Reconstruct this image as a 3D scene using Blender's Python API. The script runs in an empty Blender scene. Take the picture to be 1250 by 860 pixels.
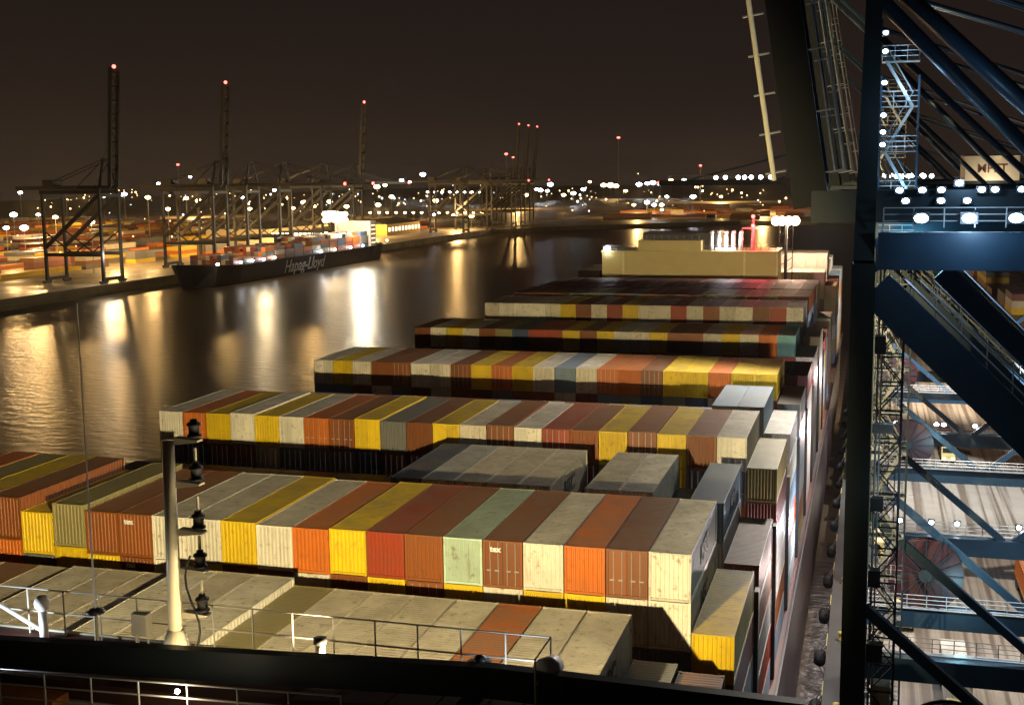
import bpy, math, random
from mathutils import Vector, Matrix
random.seed(11)
scene = bpy.context.scene
col = scene.collection
CAMZ = 58.0          # camera height over the water; z = 0 is the water

# ------------------------------------------------------------------ camera
YAW, PIT, ROL, FPX = .2832, .1402, -.0121, 1502.87
_R = Vector((math.cos(YAW), math.sin(YAW), 0)); _F0 = Vector((-math.sin(YAW), math.cos(YAW), 0)); _Z = Vector((0, 0, 1))
_F = _F0*math.cos(PIT) - _Z*math.sin(PIT); _U = _F0*math.sin(PIT) + _Z*math.cos(PIT)
_rc = _R*math.cos(ROL) + _U*math.sin(ROL); _uc = _U*math.cos(ROL) - _R*math.sin(ROL)
cam = bpy.data.cameras.new('camera'); co = bpy.data.objects.new('camera', cam); col.objects.link(co)
M3 = Matrix((_rc, _uc, -_F)).transposed().to_4x4(); M3.translation = Vector((0, 0, CAMZ)); co.matrix_world = M3
cam.sensor_width = 36; cam.lens = 36*FPX/1250; cam.clip_start = .5; cam.clip_end = 20000
scene.camera = co

# ------------------------------------------------------------------ night sky
w = bpy.data.worlds.new('World'); scene.world = w; w.use_nodes = True
nt = w.node_tree; nt.nodes.clear()
out = nt.nodes.new('ShaderNodeOutputWorld'); bg = nt.nodes.new('ShaderNodeBackground')
tc = nt.nodes.new('ShaderNodeTexCoord'); sep = nt.nodes.new('ShaderNodeSeparateXYZ'); rmp = nt.nodes.new('ShaderNodeValToRGB')
sky = nt.nodes.new('ShaderNodeTexSky'); sky.sky_type = 'NISHITA'; sky.sun_disc = False
sky.sun_elevation = math.radians(-4); sky.sun_rotation = math.radians(200)
bg2 = nt.nodes.new('ShaderNodeBackground'); bg2.inputs[1].default_value = .0015
add = nt.nodes.new('ShaderNodeAddShader')
nt.links.new(tc.outputs['Generated'], sep.inputs[0]); nt.links.new(sep.outputs['Z'], rmp.inputs[0])
e = rmp.color_ramp.elements                      # town glow over the dock, fading upwards
e[0].position = 0.0; e[0].color = (.024, .0160, .0125, 1)
e[1].position = .30; e[1].color = (.0082, .0054, .0046, 1)
m_ = rmp.color_ramp.elements.new(.06); m_.color = (.017, .0112, .0090, 1)
nt.links.new(rmp.outputs[0], bg.inputs[0]); bg.inputs[1].default_value = 1.0
nt.links.new(sky.outputs[0], bg2.inputs[0])
nt.links.new(bg.outputs[0], add.inputs[0]); nt.links.new(bg2.outputs[0], add.inputs[1]); nt.links.new(add.outputs[0], out.inputs[0])
vs = scene.view_settings; vs.view_transform = 'Standard'; vs.look = 'None'; vs.exposure = 0; vs.gamma = 1; vs.use_curve_mapping = False
cy = scene.cycles
cy.use_denoising = True; cy.use_light_tree = True; cy.max_bounces = 5; cy.diffuse_bounces = 2; cy.glossy_bounces = 3
cy.sample_clamp_indirect = 2.0; cy.caustics_reflective = False; cy.caustics_refractive = False; cy.blur_glossy = 1.0

# ------------------------------------------------------------------ materials
MATS = {}
def nodes(m):
    m.use_nodes = True; t = m.node_tree; return t, t.nodes['Principled BSDF']
def mat(name, c, rough=.5, metal=0., var=.18, scale=1.5, bump=0., spec=.5):
    if name in MATS: return MATS[name]
    m = bpy.data.materials.new(name); t, b = nodes(m)
    b.inputs['Roughness'].default_value = rough; b.inputs['Metallic'].default_value = metal
    b.inputs['Specular IOR Level'].default_value = spec
    co_ = t.nodes.new('ShaderNodeTexCoord'); n = t.nodes.new('ShaderNodeTexNoise'); n.inputs['Scale'].default_value = scale
    n.inputs['Detail'].default_value = 5
    t.links.new(co_.outputs['Object'], n.inputs['Vector'])
    mx = t.nodes.new('ShaderNodeMix'); mx.data_type = 'RGBA'
    mx.inputs[6].default_value = (*[v*(1-var) for v in c], 1); mx.inputs[7].default_value = (*[min(1, v*(1+var)) for v in c], 1)
    t.links.new(n.outputs['Fac'], mx.inputs[0]); t.links.new(mx.outputs[2], b.inputs['Base Color'])
    if bump:
        bp = t.nodes.new('ShaderNodeBump'); bp.inputs['Strength'].default_value = bump; bp.inputs['Distance'].default_value = .1
        t.links.new(n.outputs['Fac'], bp.inputs['Height']); t.links.new(bp.outputs[0], b.inputs['Normal'])
    MATS[name] = m; return m
def glow(name, c, s, sample=False):
    if name in MATS: return MATS[name]
    m = bpy.data.materials.new(name); t, b = nodes(m)
    b.inputs['Base Color'].default_value = (.05, .05, .05, 1)
    b.inputs['Emission Color'].default_value = (*c, 1); b.inputs['Emission Strength'].default_value = s
    m.cycles.emission_sampling = 'AUTO' if sample else 'NONE'
    MATS[name] = m; return m
def container_mat(name, c, rust=.35):
    key = 'container_' + name
    if key in MATS: return MATS[key]
    m = bpy.data.materials.new(key); t, b = nodes(m); L = t.links.new; N = t.nodes.new
    tc = N('ShaderNodeTexCoord'); oi = N('ShaderNodeObjectInfo'); geo = N('ShaderNodeNewGeometry')
    off = N('ShaderNodeVectorMath'); off.operation = 'MULTIPLY_ADD'
    off.inputs[1].default_value = (1, 1, 1)
    cmb = N('ShaderNodeCombineXYZ'); mul = N('ShaderNodeMath'); mul.operation = 'MULTIPLY'; mul.inputs[1].default_value = 80
    L(oi.outputs['Random'], mul.inputs[0]); L(mul.outputs[0], cmb.inputs[0]); L(mul.outputs[0], cmb.inputs[1])
    L(tc.outputs['Object'], off.inputs[0]); L(cmb.outputs[0], off.inputs[2])
    n1 = N('ShaderNodeTexNoise'); n1.inputs['Scale'].default_value = .55; n1.inputs['Detail'].default_value = 6; n1.inputs['Roughness'].default_value = .65
    n2 = N('ShaderNodeTexNoise'); n2.inputs['Scale'].default_value = 2.2; n2.inputs['Detail'].default_value = 4
    stm = N('ShaderNodeMapping'); stm.inputs['Scale'].default_value = (3.5, 3.5, .25)
    n3 = N('ShaderNodeTexNoise'); n3.inputs['Scale'].default_value = 1.6
    L(off.outputs[0], n1.inputs['Vector']); L(off.outputs[0], n2.inputs['Vector']); L(off.outputs[0], stm.inputs[0]); L(stm.outputs[0], n3.inputs['Vector'])
    hsv = N('ShaderNodeHueSaturation'); hsv.inputs['Color'].default_value = (*c, 1)
    vr = N('ShaderNodeMapRange'); vr.inputs[3].default_value = .78; vr.inputs[4].default_value = 1.16
    L(oi.outputs['Random'], vr.inputs[0]); L(vr.outputs[0], hsv.inputs['Value'])
    g1 = N('ShaderNodeMapRange'); g1.inputs[1].default_value = .35; g1.inputs[2].default_value = .7; g1.inputs[3].default_value = .0; g1.inputs[4].default_value = .24
    L(n1.outputs['Fac'], g1.inputs[0])
    mx1 = N('ShaderNodeMix'); mx1.data_type = 'RGBA'; mx1.inputs[7].default_value = (.12, .085, .05, 1)
    L(g1.outputs[0], mx1.inputs[0]); L(hsv.outputs[0], mx1.inputs[6])
    # rust patches and run marks
    r1 = N('ShaderNodeMapRange'); r1.inputs[1].default_value = .60; r1.inputs[2].default_value = .72; r1.inputs[4].default_value = rust
    L(n2.outputs['Fac'], r1.inputs[0])
    r2 = N('ShaderNodeMapRange'); r2.inputs[1].default_value = .58; r2.inputs[2].default_value = .75; r2.inputs[4].default_value = rust*.7
    L(n3.outputs['Fac'], r2.inputs[0])
    mxm = N('ShaderNodeMath'); mxm.operation = 'MAXIMUM'; L(r1.outputs[0], mxm.inputs[0]); L(r2.outputs[0], mxm.inputs[1])
    mx2 = N('ShaderNodeMix'); mx2.data_type = 'RGBA'; mx2.inputs[7].default_value = (.11, .045, .02, 1)
    L(mxm.outputs[0], mx2.inputs[0]); L(mx1.outputs[2], mx2.inputs[6])
    # soot and dust lying on the roof
    sp = N('ShaderNodeSeparateXYZ'); L(geo.outputs['True Normal'], sp.inputs[0])
    up = N('ShaderNodeMapRange'); up.inputs[1].default_value = .7; up.inputs[2].default_value = .95; L(sp.outputs['Z'], up.inputs[0])
    du = N('ShaderNodeMapRange'); du.inputs[1].default_value = .3; du.inputs[2].default_value = .75; du.inputs[3].default_value = .15; du.inputs[4].default_value = .6
    L(n1.outputs['Fac'], du.inputs[0])
    dm = N('ShaderNodeMath'); dm.operation = 'MULTIPLY'; L(up.outputs[0], dm.inputs[0]); L(du.outputs[0], dm.inputs[1])
    mx3 = N('ShaderNodeMix'); mx3.data_type = 'RGBA'; mx3.inputs[7].default_value = (.22, .19, .145, 1)
    L(dm.outputs[0], mx3.inputs[0]); L(mx2.outputs[2], mx3.inputs[6]); L(mx3.outputs[2], b.inputs['Base Color'])
    b.inputs['Roughness'].default_value = .5
    MATS[key] = m; return m
CC = {'yellow': (.72, .49, .006), 'white': (.72, .68, .58), 'tan': (.66, .60, .48), 'brown': (.22, .060, .008), 'orange': (.52, .125, .006),
      'red': (.30, .036, .008), 'grey': (.16, .17, .17), 'mint': (.50, .66, .52), 'navy': (.03, .06, .13), 'teal': (.10, .30, .28),
      'olive': (.30, .26, .10), 'blue': (.16, .24, .33), 'maroon': (.16, .03, .025), 'silver': (.42, .43, .42)}
def CM(n): return container_mat(n, CC[n], .55 if n in ('white', 'tan', 'silver', 'mint') else .3)

M_crane = mat('crane_paint', (.016, .040, .066), .4, .0, .35, .6)
M_crane2 = mat('crane_paint_dark', (.013, .020, .024), .5, .0, .3, .8, 0., .3)
M_boom = mat('boom_paint', (.0055, .0058, .0065), .6, .0, .3, .5, 0., .2)
M_leg = mat('crane_leg_paint', (.014, .020, .020), .6, .0, .25, .5, 0., .25)
M_far = mat('far_crane_paint', (.012, .012, .014), .6, .0, .3, .4)
M_steel = mat('galvanised_steel', (.35, .36, .36), .4, .3, .3, 3)
M_dark = mat('dark_steel', (.02, .022, .024), .45, .0, .3, 2)
M_wp = mat('white_paint', (.72, .70, .64), .45, 0, .12, 2)
M_cream = mat('cream_paint', (.66, .60, .42), .45, 0, .12, 2)
M_maroon = mat('maroon_deck', (.085, .03, .022), .55, 0, .4, 1.2)
M_yel = mat('casing_paint', (.62, .50, .20), .5, 0, .10, .5)
M_black = mat('black_rubber', (.012, .012, .012), .7, 0, .3, 3)
M_reel = mat('reel_paint', (.032, .006, .008), .45, 0, .3, 1)
M_bul = mat('bulwark_paint', (.018, .026, .028), .42, 0, .35, .4)
M_rail = mat('railing_paint', (.60, .57, .48), .45, 0, .2, 4)
M_orange = mat('orange_paint', (.60, .20, .04), .5, 0, .2, 2)
M_text = mat('white_lettering', (.75, .75, .72), .5, 0, .1, 2)
M_ink = mat('black_lettering', (.02, .02, .02), .6, 0, .1, 2)
M_glass = mat('window_glass', (.02, .03, .035), .08, 0, .1, 2)
G_warm = glow('lamp_warm', (1, .72, .38), 30)
G_white = glow('lamp_white', (.86, .93, 1), 30)
G_cool = glow('lamp_cool', (.55, .78, 1), 40)
G_sod = glow('lamp_sodium', (1, .62, .24), 26)
G_red = glow('lamp_red', (1, .10, .08), 8)
G_dim = glow('lamp_dim', (1, .70, .40), 3.5)
G_cab = glow('cabin_light', (.55, .95, 1), 1.6)
G_win = glow('lit_window', (.8, .95, 1), 4)

# ------------------------------------------------------------------ mesh helpers
class MB:
    def __init__(s): s.v = []; s.f = []
    def hexa(s, p):
        n = len(s.v); s.v += [tuple(q) for q in p]
        s.f += [tuple(n+i for i in q) for q in ((0,3,2,1),(4,5,6,7),(0,1,5,4),(1,2,6,5),(2,3,7,6),(3,0,4,7))]; return s
    def box(s, x0, x1, y0, y1, z0, z1):
        return s.hexa([(x0,y0,z0),(x1,y0,z0),(x1,y1,z0),(x0,y1,z0),(x0,y0,z1),(x1,y0,z1),(x1,y1,z1),(x0,y1,z1)])
    def beam(s, a, b, wd, dp=None, wd2=None, dp2=None, up=(0,0,1)):
        a = Vector(a); b = Vector(b); d = (b-a).normalized(); up = Vector(up)
        if abs(d.dot(up)) > .98: up = Vector((0,1,0))
        sx = d.cross(up).normalized(); sy = sx.cross(d).normalized()
        dp = dp or wd; wd2 = wd2 or wd; dp2 = dp2 or dp
        P = []
        for c, ww, dd in ((a, wd, dp), (b, wd2, dp2)):
            P += [c-sx*ww/2-sy*dd/2, c+sx*ww/2-sy*dd/2, c+sx*ww/2+sy*dd/2, c-sx*ww/2+sy*dd/2]
        return s.hexa(P)
    def tube(s, a, b, r, r2=None, n=8, cap=True):
        a = Vector(a); b = Vector(b); d = (b-a).normalized(); r2 = r if r2 is None else r2
        up = Vector((0,0,1)) if abs(d.z) < .95 else Vector((0,1,0))
        sx = d.cross(up).normalized(); sy = sx.cross(d); k = len(s.v)
        for c, rr in ((a, r), (b, r2)):
            for i in range(n):
                t = 2*math.pi*i/n; s.v.append(tuple(c+sx*rr*math.cos(t)+sy*rr*math.sin(t)))
        for i in range(n):
            j = (i+1) % n; s.f.append((k+i, k+j, k+n+j, k+n+i))
        if cap: s.f.append(tuple(k+n-1-i for i in range(n))); s.f.append(tuple(k+n+i for i in range(n)))
        return s
    def lathe(s, c, prof, n=10):
        k = len(s.v)
        for r, z in prof:
            for i in range(n):
                t = 2*math.pi*i/n; s.v.append((c[0]+r*math.cos(t), c[1]+r*math.sin(t), c[2]+z))
        for q in range(len(prof)-1):
            for i in range(n):
                j = (i+1) % n; s.f.append((k+q*n+i, k+q*n+j, k+(q+1)*n+j, k+(q+1)*n+i))
        s.f.append(tuple(k+n-1-i for i in range(n))); s.f.append(tuple(k+(len(prof)-1)*n+i for i in range(n)))
        return s
    def ball(s, c, r, n=8, sz=1.):
        return s.lathe(c, [(r*math.sin(math.pi*q/6)+.001, -r*sz*math.cos(math.pi*q/6)) for q in range(7)], n)
    def quad(s, *p):
        n = len(s.v); s.v += [tuple(q) for q in p]; s.f.append(tuple(range(n, n+len(p)))); return s
    def mesh(s, name):
        m = bpy.data.meshes.new(name); m.from_pydata(s.v, [], s.f); m.update(); return m
    def build(s, name, material, parent=None, smooth=False):
        m = s.mesh(name); m.materials.append(material)
        if smooth: m.shade_smooth()
        o = bpy.data.objects.new(name, m); col.objects.link(o); o.parent = parent; return o
def tag(o, label=None, cat=None, group=None, kind=None):
    if label: o['label'] = label
    if cat: o['category'] = cat
    if group: o['group'] = group
    if kind: o['kind'] = kind
    return o
def empty(name, loc=(0,0,0), rz=0):
    o = bpy.data.objects.new(name, None); col.objects.link(o); o.location = loc; o.rotation_euler.z = rz; o.empty_display_size = .5; return o
def copy_tree(o, parent=None):
    c = o.copy(); col.objects.link(c); c.parent = parent
    for ch in list(o.children): copy_tree(ch, c)
    return c
TXT = {}
def text(body, size, mtl, parent, loc, rot, name='lettering', shear=0., bold=0., ext=.01):
    k = (body, size, shear, bold)
    if k not in TXT:
        cu = bpy.data.curves.new('txt', 'FONT'); cu.body = body; cu.size = size; cu.align_x = 'CENTER'; cu.align_y = 'CENTER'
        cu.shear = shear; cu.offset = bold; cu.extrude = ext; cu.resolution_u = 3
        to = bpy.data.objects.new('txt', cu); col.objects.link(to); bpy.context.view_layer.update()
        me = bpy.data.meshes.new_from_object(to.evaluated_get(bpy.context.evaluated_depsgraph_get()))
        me.name = 'lettering'; bpy.data.objects.remove(to); TXT[k] = me
        me.materials.clear(); me.materials.append(mtl)
    o = bpy.data.objects.new(name, TXT[k]); col.objects.link(o); o.parent = parent; o.location = loc; o.rotation_euler = rot
    o.material_slots[0].link = 'OBJECT'; o.material_slots[0].material = mtl
    return o
def lamp(kind, loc, power, color, radius=.3, target=None, size=None, blend=.5, parent=None, name='lamp_light', linear=False, kelvin=None):
    l = bpy.data.lights.new(name, kind); l.energy = power; l.color = color; l.shadow_soft_size = radius
    o = bpy.data.objects.new(name, l); col.objects.link(o); o.location = loc
    if kind == 'SPOT':
        l.spot_size = math.radians(size); l.spot_blend = blend
        o.rotation_euler = (Vector(target)-Vector(loc)).to_track_quat('-Z', 'Y').to_euler()
    if linear:
        l.use_nodes = True; t = l.node_tree; em = t.nodes['Emission']; fo = t.nodes.new('ShaderNodeLightFalloff')
        fo.inputs['Strength'].default_value = 1.0/40; t.links.new(fo.outputs['Linear'], em.inputs['Strength'])
    if parent: o.parent = parent
    return o

# ------------------------------------------------------------------ setting: water, quays, land
def water_mat():
    m = bpy.data.materials.new('dock_water'); t, b = nodes(m); L = t.links.new; N = t.nodes.new
    b.inputs['Base Color'].default_value = (.055, .037, .021, 1); b.inputs['Roughness'].default_value = .30; b.inputs['IOR'].default_value = 1.33
    tc = N('ShaderNodeTexCoord'); mp = N('ShaderNodeMapping'); mp.inputs['Scale'].default_value = (.34, .62, 1); mp.inputs['Rotation'].default_value = (0, 0, .3)
    n = N('ShaderNodeTexNoise'); n.inputs['Scale'].default_value = .55; n.inputs['Detail'].default_value = 4; n.inputs['Roughness'].default_value = .55
    n2 = N('ShaderNodeTexNoise'); n2.inputs['Scale'].default_value = .035; n2.inputs['Detail'].default_value = 2
    L(tc.outputs['Object'], mp.inputs[0]); L(mp.outputs[0], n.inputs['Vector']); L(mp.outputs[0], n2.inputs['Vector'])
    mr = N('ShaderNodeMapRange'); mr.inputs[1].default_value = .35; mr.inputs[2].default_value = .65; mr.inputs[3].default_value = .35; mr.inputs[4].default_value = 1
    L(n2.outputs['Fac'], mr.inputs[0])
    bp = N('ShaderNodeBump'); bp.inputs['Distance'].default_value = .5; L(mr.outputs[0], bp.inputs['Strength']); L(n.outputs['Fac'], bp.inputs['Height'])
    L(bp.outputs[0], b.inputs['Normal']); return m
M_water = water_mat()
def ground_mat(name, c, stripes=True, rough=.45):
    m = bpy.data.materials.new(name); t, b = nodes(m); L = t.links.new; N = t.nodes.new
    tc = N('ShaderNodeTexCoord')
    n = N('ShaderNodeTexNoise'); n.inputs['Scale'].default_value = .06; n.inputs['Detail'].default_value = 8; n.inputs['Roughness'].default_value = .65
    L(tc.outputs['Object'], n.inputs['Vector'])
    mp = N('ShaderNodeMapping'); mp.inputs['Scale'].default_value = (1.3, .012, 1)
    s = N('ShaderNodeTexNoise'); s.inputs['Scale'].default_value = 1.0; s.inputs['Detail'].default_value = 4; L(tc.outputs['Object'], mp.inputs[0]); L(mp.outputs[0], s.inputs['Vector'])
    r1 = N('ShaderNodeValToRGB'); r1.color_ramp.elements[0].position = .32; r1.color_ramp.elements[1].position = .7
    r1.color_ramp.elements[0].color = (*[v*.72 for v in c], 1); r1.color_ramp.elements[1].color = (*[v*1.15 for v in c], 1); L(n.outputs['Fac'], r1.inputs[0])
    r2 = N('ShaderNodeMapRange'); r2.inputs[1].default_value = .46; r2.inputs[2].default_value = .60; r2.inputs[4].default_value = .8 if stripes else .2; L(s.outputs['Fac'], r2.inputs[0])
    mx = N('ShaderNodeMix'); mx.data_type = 'RGBA'; mx.inputs[7].default_value = (c[0]*.28, c[1]*.22, c[2]*.18, 1)
    L(r2.outputs[0], mx.inputs[0]); L(r1.outputs[0], mx.inputs[6]); L(mx.outputs[2], b.inputs['Base Color'])
    rr = N('ShaderNodeMapRange'); rr.inputs[1].default_value = .4; rr.inputs[2].default_value = .65; rr.inputs[3].default_value = rough; rr.inputs[4].default_value = rough*.5
    L(n.outputs['Fac'], rr.inputs[0]); L(rr.outputs[0], b.inputs['Roughness']); return m
M_quay = ground_mat('quay_concrete', (.34, .29, .23))
M_land = ground_mat('far_yard_ground', (.26, .22, .16), False, .6)
M_wall = mat('quay_wall', (.05, .046, .04), .7, 0, .4, .2)
tag(MB().quad((-3000,-600,0), (3000,-600,0), (3000,9000,0), (-3000,9000,0)).build('water', M_water), kind='structure')
QX, FX = -3.4, -385.0
def slab(name, x0, x1, y0, y1, z, m):
    o = MB().box(x0, x1, y0, y1, -3, z).build(name, m); tag(o, kind='structure'); return o
slab('quay', QX, 900, -300, 4200, 5, M_quay)
slab('opposite_quay', -2600, FX, -300, 7000, 5, M_land)
# the dock ends in an irregular far shore
sh = MB()
pts = [(-385, 1250), (-330, 1340), (-250, 1420), (-150, 1500), (-60, 1480), (-3.4, 1500)]
for (xa, ya), (xb, yb) in zip(pts, pts[1:]):
    sh.hexa([(xa,ya,-3),(xb,yb,-3),(xb,6900,-3),(xa,6900,-3),(xa,ya,4.6),(xb,yb,4.6),(xb,6900,4.6),(xa,6900,4.6)])
tag(sh.build('far_shore', M_land), kind='structure')
for nm, xx, s in (('quay_kerb', QX, 1), ('opposite_quay_kerb', FX, -1)):
    tag(MB().box(min(xx, xx+s*2.3), max(xx, xx+s*2.3), -300, 1300, 5.004, 5.3).build(nm, M_wall), kind='structure')

# crane rails and bollards, fenders on the near quay
for nm, x in (('crane_rail', -.3), ('crane_rail', 28.7)):
    tag(MB().box(x-.07, x+.07, -100, 1200, 5.004, 5.12).build(nm, M_dark), kind='structure')
def fender(y):
    o = empty('quay_fender', (QX, y, 0))
    MB().tube((-.8, -1.0, 2.9), (-.8, 1.0, 2.9), .65, n=14).build('rubber_cylinder', M_black, o, True)
    MB().box(-.12, .0, -1.9, 1.9, .6, 5.2).build('backing_plate', mat('fender_yellow', (.45, .36, .10), .6), o)
    MB().tube((0, -.9, 4.9), (-.8, -.9, 3.4), .06, n=6).build('chain', M_steel, o)
    MB().tube((0, .9, 4.9), (-.8, .9, 3.4), .06, n=6).build('chain', M_steel, o)
    return tag(o, 'black rubber fender with yellow backing plate on the near quay wall', 'fender', 'fenders along the near quay')
for k in range(15): fender(98+k*14)
def bollard(y):
    o = MB().lathe((0,0,0), [(.45,0),(.45,.12),(.26,.2),(.24,.6),(.42,.75),(.42,.9),(.1,1.0)], 12).build('bollard', mat('bollard_yellow', (.55,.42,.06), .5), None, True)
    o.location = (QX+1.5, y, 5.305); return tag(o, 'yellow mooring bollard on the edge of the near quay', 'bollard', 'bollards on the near quay')
for k in range(9): bollard(100+k*20)

# ------------------------------------------------------------------ the big ship
SX0, SX1, DECK = -67.6, -6.2, 17.0
ship = empty('container_ship', (-36.9, 0, 0))
tag(ship, 'huge container ship alongside the near quay, yellow casing aft and dark bridge roof in front', 'ship')
def sp(mb, name, m, parent=None, smooth=False):       # ship part from world coordinates
    o = mb.build(name, m, parent or ship, smooth)
    if parent is None: o.location = (36.9, 0, 0)
    return o
h = MB()
ring = []
for y, half, zt in ((-70, 2, 24), (-40, 16, 22), (0, 28, 18), (25, 30.7, DECK), (300, 30.7, DECK), (335, 30.2, DECK), (356, 28, DECK)):
    bt = half*(.985 if y < 300 else .9); cx = -36.9
    ring.append([(cx-half, y, zt), (cx-half, y, 5), (cx-bt, y, -2), (cx+bt, y, -2), (cx+half, y, 5), (cx+half, y, zt)])
for a, b in zip(ring, ring[1:]):
    for i in range(5): h.quad(a[i], b[i], b[i+1], a[i+1])
h.quad(*ring[-1]); h.quad(*reversed(ring[0]))
M_hull = mat('hull_paint', (.05, .028, .028), .32, 0, .4, .15)
sp(h, 'hull', M_hull)
d = MB()
for a, b in zip(ring, ring[1:]): d.quad(a[0], a[5], b[5], b[0])
sp(d, 'deck', M_maroon)
bl = MB(); bl.box(SX1-.05, SX1+.12, 30, 330, DECK-.1, DECK+.25); sp(bl, 'gunwale', M_dark)

# bays: y of the near end; top z for a stack of full height
BAY = [50.9, 67.9, 84.4, 100.8, 117.8, 134.8, 152.0, 169.3, 188.2, 205.4, 222.5, 239.0]
CL, CW, RP = 12.19, 2.44, 2.5
def rowx(j): return -6.75 - RP*(j-1) - RP/2        # centre of row j, counted from the quay side
# lashing bridges between the bays
for i, y in enumerate(BAY[1:]):
    yc = y - 1.9; mb = MB()
    ztop = 30 if i > 0 else 29
    for j in range(0, 25, 2): mb.box(-6.75-RP*j-.15, -6.75-RP*j+.15, yc-.5, yc+.5, DECK, ztop)
    for z in (20.2, 22.9, 25.6, 28.3): mb.box(-66.9, -6.6, yc-.55, yc+.55, z-.08, z)
    sp(mb, 'lashing_bridge', M_dark)

# ------------------------------------------------------------------ containers
def corr(mb, p0, ux, uz, nrm, L, H, n, dep):
    """trapezoid-corrugated panel: origin p0, along ux (length L), height uz*H, ridges along uz, pressed in by dep"""
    pr = []
    st = L/n
    for i in range(n):
        a = i*st
        pr += [(a, 0), (a+st*.30, 0), (a+st*.5, -dep), (a+st*.80, -dep)]
    pr.append((L, 0))
    p0 = Vector(p0); ux = Vector(ux); uz = Vector(uz); nrm = Vector(nrm); k = len(mb.v)
    for s_, d_ in pr:
        q = p0 + ux*s_ + nrm*d_; mb.v.append(tuple(q)); mb.v.append(tuple(q+uz*H))
    for i in range(len(pr)-1): mb.f.append((k+2*i, k+2*i+2, k+2*i+3, k+2*i+1))
def shell_mb(hh, door):
    """body of a container: origin at the centre of its base, near end at y=-CL/2"""
    mb = MB(); W2 = CW/2-.05; L2 = CL/2
    zb, zt = .17, hh-.10
    if not door: corr(mb, (-W2, -L2+.02, zb), (1,0,0), (0,0,1), (0,-1,0), 2*W2, zt-zb, 9, .045)
    corr(mb, (W2, L2-.02, zb), (-1,0,0), (0,0,1), (0,1,0), 2*W2, zt-zb, 9, .045)
    corr(mb, (W2+.01, -L2+.08, zb), (0,1,0), (0,0,1), (1,0,0), 2*L2-.16, zt-zb, 34, .036)
    corr(mb, (-W2-.01, L2-.08, zb), (0,-1,0), (0,0,1), (-1,0,0), 2*L2-.16, zt-zb, 34, .036)
    corr(mb, (-W2, L2-.15, hh-.035), (0,-1,0), (1,0,0), (0,0,1), 2*L2-.3, 2*W2, 38, .02)
    mb.quad((-W2, -L2+.02, .12), (-W2, L2-.02, .12), (W2, L2-.02, .12), (W2, -L2+.02, .12))
    return mb
def frame_mb(hh):
    mb = MB(); W2 = CW/2; L2 = CL/2
    for sx in (-1, 1):
        for sy in (-1, 1):
            x0, x1 = sorted((sx*W2, sx*(W2-.13))); y0, y1 = sorted((sy*L2, sy*(L2-.14)))
            mb.box(x0, x1, y0, y1, .118, hh-.118)
            x0, x1 = sorted((sx*(W2+.004), sx*(W2-.17))); y0, y1 = sorted((sy*(L2+.004), sy*(L2-.18)))
            mb.box(x0, x1, y0, y1, 0, .118); mb.box(x0, x1, y0, y1, hh-.118, hh)
        x0, x1 = sorted((sx*(W2-.003), sx*(W2-.06)))
        mb.box(x0, x1, -L2+.18, L2-.18, hh-.10, hh-.018); mb.box(x0, x1, -L2+.18, L2-.18, .02, .17)
    for sy in (-1, 1):
        y0, y1 = sorted((sy*(L2-.003), sy*(L2-.07)))
        mb.box(-W2+.17, W2-.17, y0, y1, hh-.11, hh-.018); mb.box(-W2+.17, W2-.17, y0, y1, .02, .16)
        y0, y1 = sorted((sy*(L2-.07), sy*(L2-.16)))
        mb.box(-W2+.17, W2-.17, y0, y1, hh-.03, hh-.022)
    return mb
CMESH = {}
def cmesh(kind, hh):
    k = (kind, hh)
    if k in CMESH: return CMESH[k]
    L2 = CL/2; W2 = CW/2
    if kind == 'body': mb = shell_mb(hh, False)
    elif kind == 'body_door': mb = shell_mb(hh, True)
    elif kind == 'frame': mb = frame_mb(hh)
    elif kind == 'whole': mb = shell_mb(hh, False); f = frame_mb(hh); n = len(mb.v); mb.v += f.v; mb.f += [tuple(i+n for i in q) for q in f.f]
    elif kind == 'door':     # one leaf, hinge side at x=0
        mb = MB(); mb.box(0.01, W2-.14, -.03, .03, .17, hh-.115)
        for z in (.32, .9, 1.5, 2.1):
            if z < hh-.5: mb.box(.10, W2-.24, -.045, -.03, z, z+.42)
    elif kind == 'lock_rod':
        mb = MB(); mb.tube((0, -.06, .15), (0, -.06, hh-.12), .025, n=6); mb.box(-.05, .22, -.09, -.05, 1.0, 1.08)
    m = mb.mesh(kind); m.materials.append(None); CMESH[k] = m; return m
def cobj(name, kind, hh, m, parent, loc=(0,0,0)):
    o = bpy.data.objects.new(name, cmesh(kind, hh)); col.objects.link(o); o.parent = parent; o.location = loc
    o.material_slots[0].link = 'OBJECT'; o.material_slots[0].material = m; return o
ORD = ['', 'first', 'second', 'third', 'fourth', 'fifth', 'sixth', 'seventh', 'eighth', 'ninth', 'tenth', 'eleventh', 'twelfth', 'thirteenth', 'fourteenth',
       'fifteenth', 'sixteenth', 'seventeenth', 'eighteenth', 'nineteenth', 'twentieth', 'twenty-first', 'twenty-second', 'twenty-third', 'twenty-fourth']
CWORD = {'tan': 'beige', 'mint': 'pale mint', 'blue': 'slate blue', 'navy': 'navy blue'}
TIER = ['top', 'second', 'third', 'fourth', 'fifth', 'sixth', 'seventh', 'eighth']
made = {}
BULKC = {}
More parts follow.
